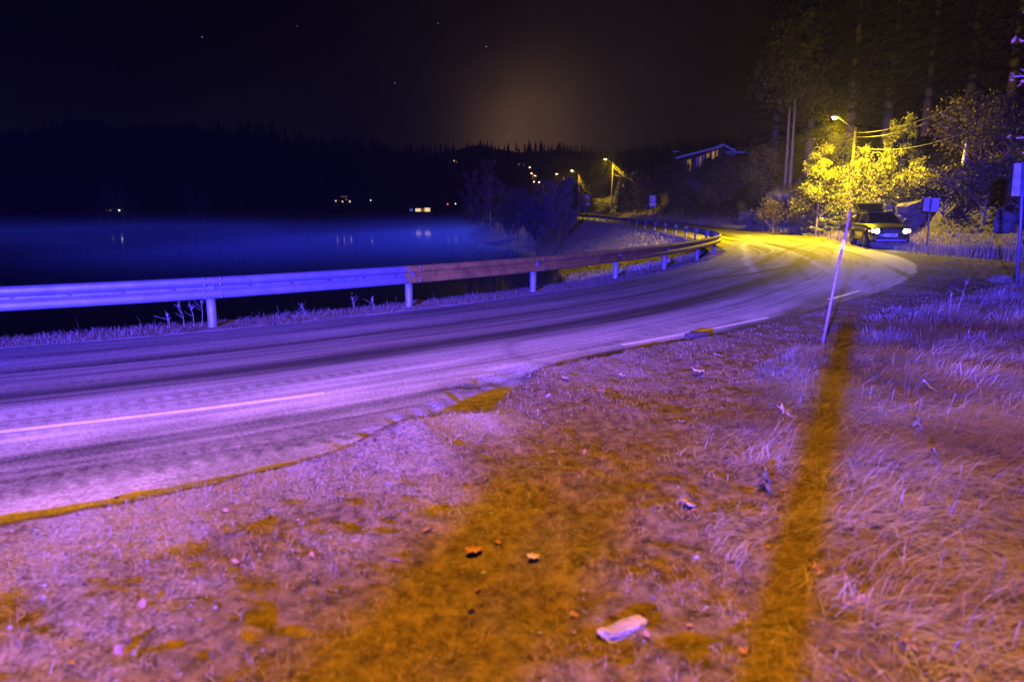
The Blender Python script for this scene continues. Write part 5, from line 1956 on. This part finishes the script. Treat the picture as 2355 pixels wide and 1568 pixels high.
def stalk(loc, h, label, n=5):
    loc = Vector(loc)
    root = empty('dry_stalk', loc, 0, label, 'plant', 'dry stalks behind the guardrail')
    m_ = MB()
    top = Vector((rng.normal(0, .12) * h, rng.normal(0, .1) * h, h))
    m_.tube([(0, 0, -.05), top * .5 + Vector((.02, 0, 0)), top], [.0035, .003, .002], 5)
    for i in range(n):
        q = rng.uniform(.45, .95)
        p = top * q
        m_.tube([p, p + Vector((rng.normal(0, .07), rng.normal(0, .07), rng.uniform(.04, .12)))], [.0022, .0015], 4)
    m_.build('stem', M['grass_stalk'], root)
    V = []
    for i in range(26):
        c = top + Vector((rng.normal(0, .012), rng.normal(0, .012), rng.normal(0, .03)))
        a = Vector(rng.normal(0, 1, 3)).normalized() * .007
        b = Vector(rng.normal(0, 1, 3)).normalized() * .006
        V.append([tuple(c - a), tuple(c + b), tuple(c + a), tuple(c - b)])
    sh = quads('seed_head', V, M['grass_dry'], root, attrs={'tint': np.full((26, 4), .8), 'frost': np.full((26, 4), .7)})
    sh['kind'] = 'stuff'


M['grass_stalk'] = simple('dry_stem', (0.24, 0.20, 0.15), 0.8, 0, 30, 0.2)
for px, py, h, lab in ((463, 748, .42, 'tall frosted stalk just left of the near guardrail post'), (446, 750, .34, 'branching stalk second left of the near guardrail post'), (424, 752, .36, 'leaning stalk third left of the near guardrail post'),
                       (388, 756, .22, 'short stalk left of the stalk group at the near post'), (812, 716, .26, 'blue-lit stalk left of the second guardrail post'), (860, 712, .2, 'short stalk between the two near posts, nearer the second'),
                       (700, 728, .2, 'lone short stalk midway between the two near posts')):
    g_ = ground(px, py + 2)
    s_, t_ = inv(g_.x, g_.y)
    x, y = chart(s_, np.minimum(t_, -.05))
    stalk((float(x[0]), float(y[0]), float(z_ground(s_, np.array([-.05]))[0]) + .02), h, lab)
for px, py, h, lab in ((2190, 735, .55, 'tall dry stalk in the grass right of the snow stake'), (2172, 745, .4, 'shorter dry stalk beside the tall one in the grass')):
    g_ = ground(px, py)
    stalk(drop(g_.x, g_.y), h, lab)

# tree standing out of frame at right whose twigs hang into the picture
def overhang():
    base = drop(7.4, 6.4)
    root = empty('overhanging_tree', base, 0, 'bare tree with curled brown leaves reaching in at the top right', 'tree')
    m_ = MB()
    m_.tube([(0, 0, -.3), (.05, 0, 2.5), (-.1, 0, 5.2)], [.16, .12, .05], 8)
    V = []
    ends = [(2322, 178, 6.2), (2352, 30, 6.2), (2345, 95, 6.1), (2336, 318, 6.3), (2350, 352, 6.2)]
    for px, py, D in ends:
        e = at(px, py, D) - base
        s0 = Vector((0, 0, e.z + .1))
        s0.z = min(s0.z, 5.0)
        mid = s0.lerp(e, .55) + Vector((rng.normal(0, .06), rng.normal(0, .06), rng.normal(.05, .05)))
        m_.tube([s0, mid, e], [.03, .014, .005], 6)
        for q in (.7, .85):
            p = mid.lerp(e, q)
            m_.tube([p, p + Vector((rng.normal(-.1, .06), rng.normal(0, .06), rng.normal(.05, .08)))], [.006, .003], 4)
        for i in range(22):
            c = e.lerp(mid, rng.uniform(0, .22)) + Vector(rng.normal(0, .035, 3))
            a = Vector(rng.normal(0, 1, 3)).normalized() * .026
            b = Vector(rng.normal(0, 1, 3)).normalized() * .014
            V.append([tuple(c - a), tuple(c + b), tuple(c + a), tuple(c - b)])
    m_.build('trunk', M['bark'], root, True)
    quads('crown', V, M['leaves_brown'], root, attrs={'tint': np.repeat(rng.uniform(0, 1, (len(V), 1)), 4, 1)})


M['leaves_brown'] = foliage('curled_brown_leaves', (0.05, 0.027, 0.014), (0.16, 0.09, 0.045), None, 0.7)
overhang()

# ------------------------------------------------------------------ mist over the lake and thin night haze
def volume_box(name, lo, hi, density, color, aniso, label, noise=None):
    m = bpy.data.materials.new(name)
    m.use_nodes = True
    n, l = m.node_tree.nodes, m.node_tree.links
    n.clear()
    out = n.new('ShaderNodeOutputMaterial')
    v = n.new('ShaderNodeVolumePrincipled')
    v.inputs['Color'].default_value = (*color, 1)
    v.inputs['Anisotropy'].default_value = aniso
    v.inputs['Density'].default_value = density
    if noise:
        t = n.new('ShaderNodeTexCoord')
        mp = n.new('ShaderNodeMapping')
        mp.inputs['Scale'].default_value = (noise, noise * .7, noise * 2)
        no = n.new('ShaderNodeTexNoise')
        no.inputs['Scale'].default_value = 1
        no.inputs['Detail'].default_value = 2
        l.new(t.outputs['Object'], mp.inputs['Vector'])
        l.new(mp.outputs[0], no.inputs['Vector'])
        rm = n.new('ShaderNodeMapRange')
        rm.inputs['From Min'].default_value = .46
        rm.inputs['From Max'].default_value = .66
        rm.inputs['To Min'].default_value = density * .12
        rm.inputs['To Max'].default_value = density * 2.2
        l.new(no.outputs['Fac'], rm.inputs['Value'])
        sp = n.new('ShaderNodeSeparateXYZ')                # thinner towards the near shore
        l.new(t.outputs['Object'], sp.inputs[0])
        r2 = n.new('ShaderNodeMapRange')
        r2.inputs['From Min'].default_value = -(hi[1] - lo[1]) / 2
        r2.inputs['From Max'].default_value = -(hi[1] - lo[1]) / 2 + 80
        l.new(sp.outputs['Y'], r2.inputs['Value'])
        mu = n.new('ShaderNodeMath')
        mu.operation = 'MULTIPLY'
        l.new(rm.outputs[0], mu.inputs[0])
        l.new(r2.outputs[0], mu.inputs[1])
        r5 = n.new('ShaderNodeMapRange')                   # and towards the far shore
        r5.inputs['From Min'].default_value = (hi[1] - lo[1]) / 2 - 20
        r5.inputs['From Max'].default_value = (hi[1] - lo[1]) / 2 - 170
        l.new(sp.outputs['Y'], r5.inputs['Value'])
        m5 = n.new('ShaderNodeMath')
        m5.operation = 'MULTIPLY'
        l.new(mu.outputs[0], m5.inputs[0])
        l.new(r5.outputs[0], m5.inputs[1])
        mu = m5
        r3 = n.new('ShaderNodeMapRange')                   # and upwards
        r3.inputs['From Min'].default_value = -(hi[2] - lo[2]) / 2
        r3.inputs['From Max'].default_value = (hi[2] - lo[2]) / 2
        r3.inputs['To Min'].default_value = 1.3
        r3.inputs['To Max'].default_value = 0.0
        l.new(sp.outputs['Z'], r3.inputs['Value'])
        m2 = n.new('ShaderNodeMath')
        m2.operation = 'MULTIPLY'
        l.new(mu.outputs[0], m2.inputs[0])
        pw = n.new('ShaderNodeMath')
        pw.operation = 'POWER'
        pw.inputs[1].default_value = 3.0
        l.new(r3.outputs[0], pw.inputs[0])
        l.new(pw.outputs[0], m2.inputs[1])
        l.new(m2.outputs[0], v.inputs['Density'])
    l.new(v.outputs[0], out.inputs['Volume'])
    c = [(a + b) / 2 for a, b in zip(lo, hi)]
    o = MB().box((0, 0, 0), [b - a for a, b in zip(lo, hi)]).build(name, m)
    o.location = c
    return tag(o, label, kind='stuff')


volume_box('lake_mist', (-420, 48, WATER_Z + .02), (4, 330, WATER_Z + 5.2), 0.0078, (.40, .92, 1), -0.4, 'low mist lying on the lake', .014)
volume_box('haze', (-900, -60, -6.5), (900, 900, 140), 0.00036, (.95, .95, 1), 0.6, 'thin night haze')
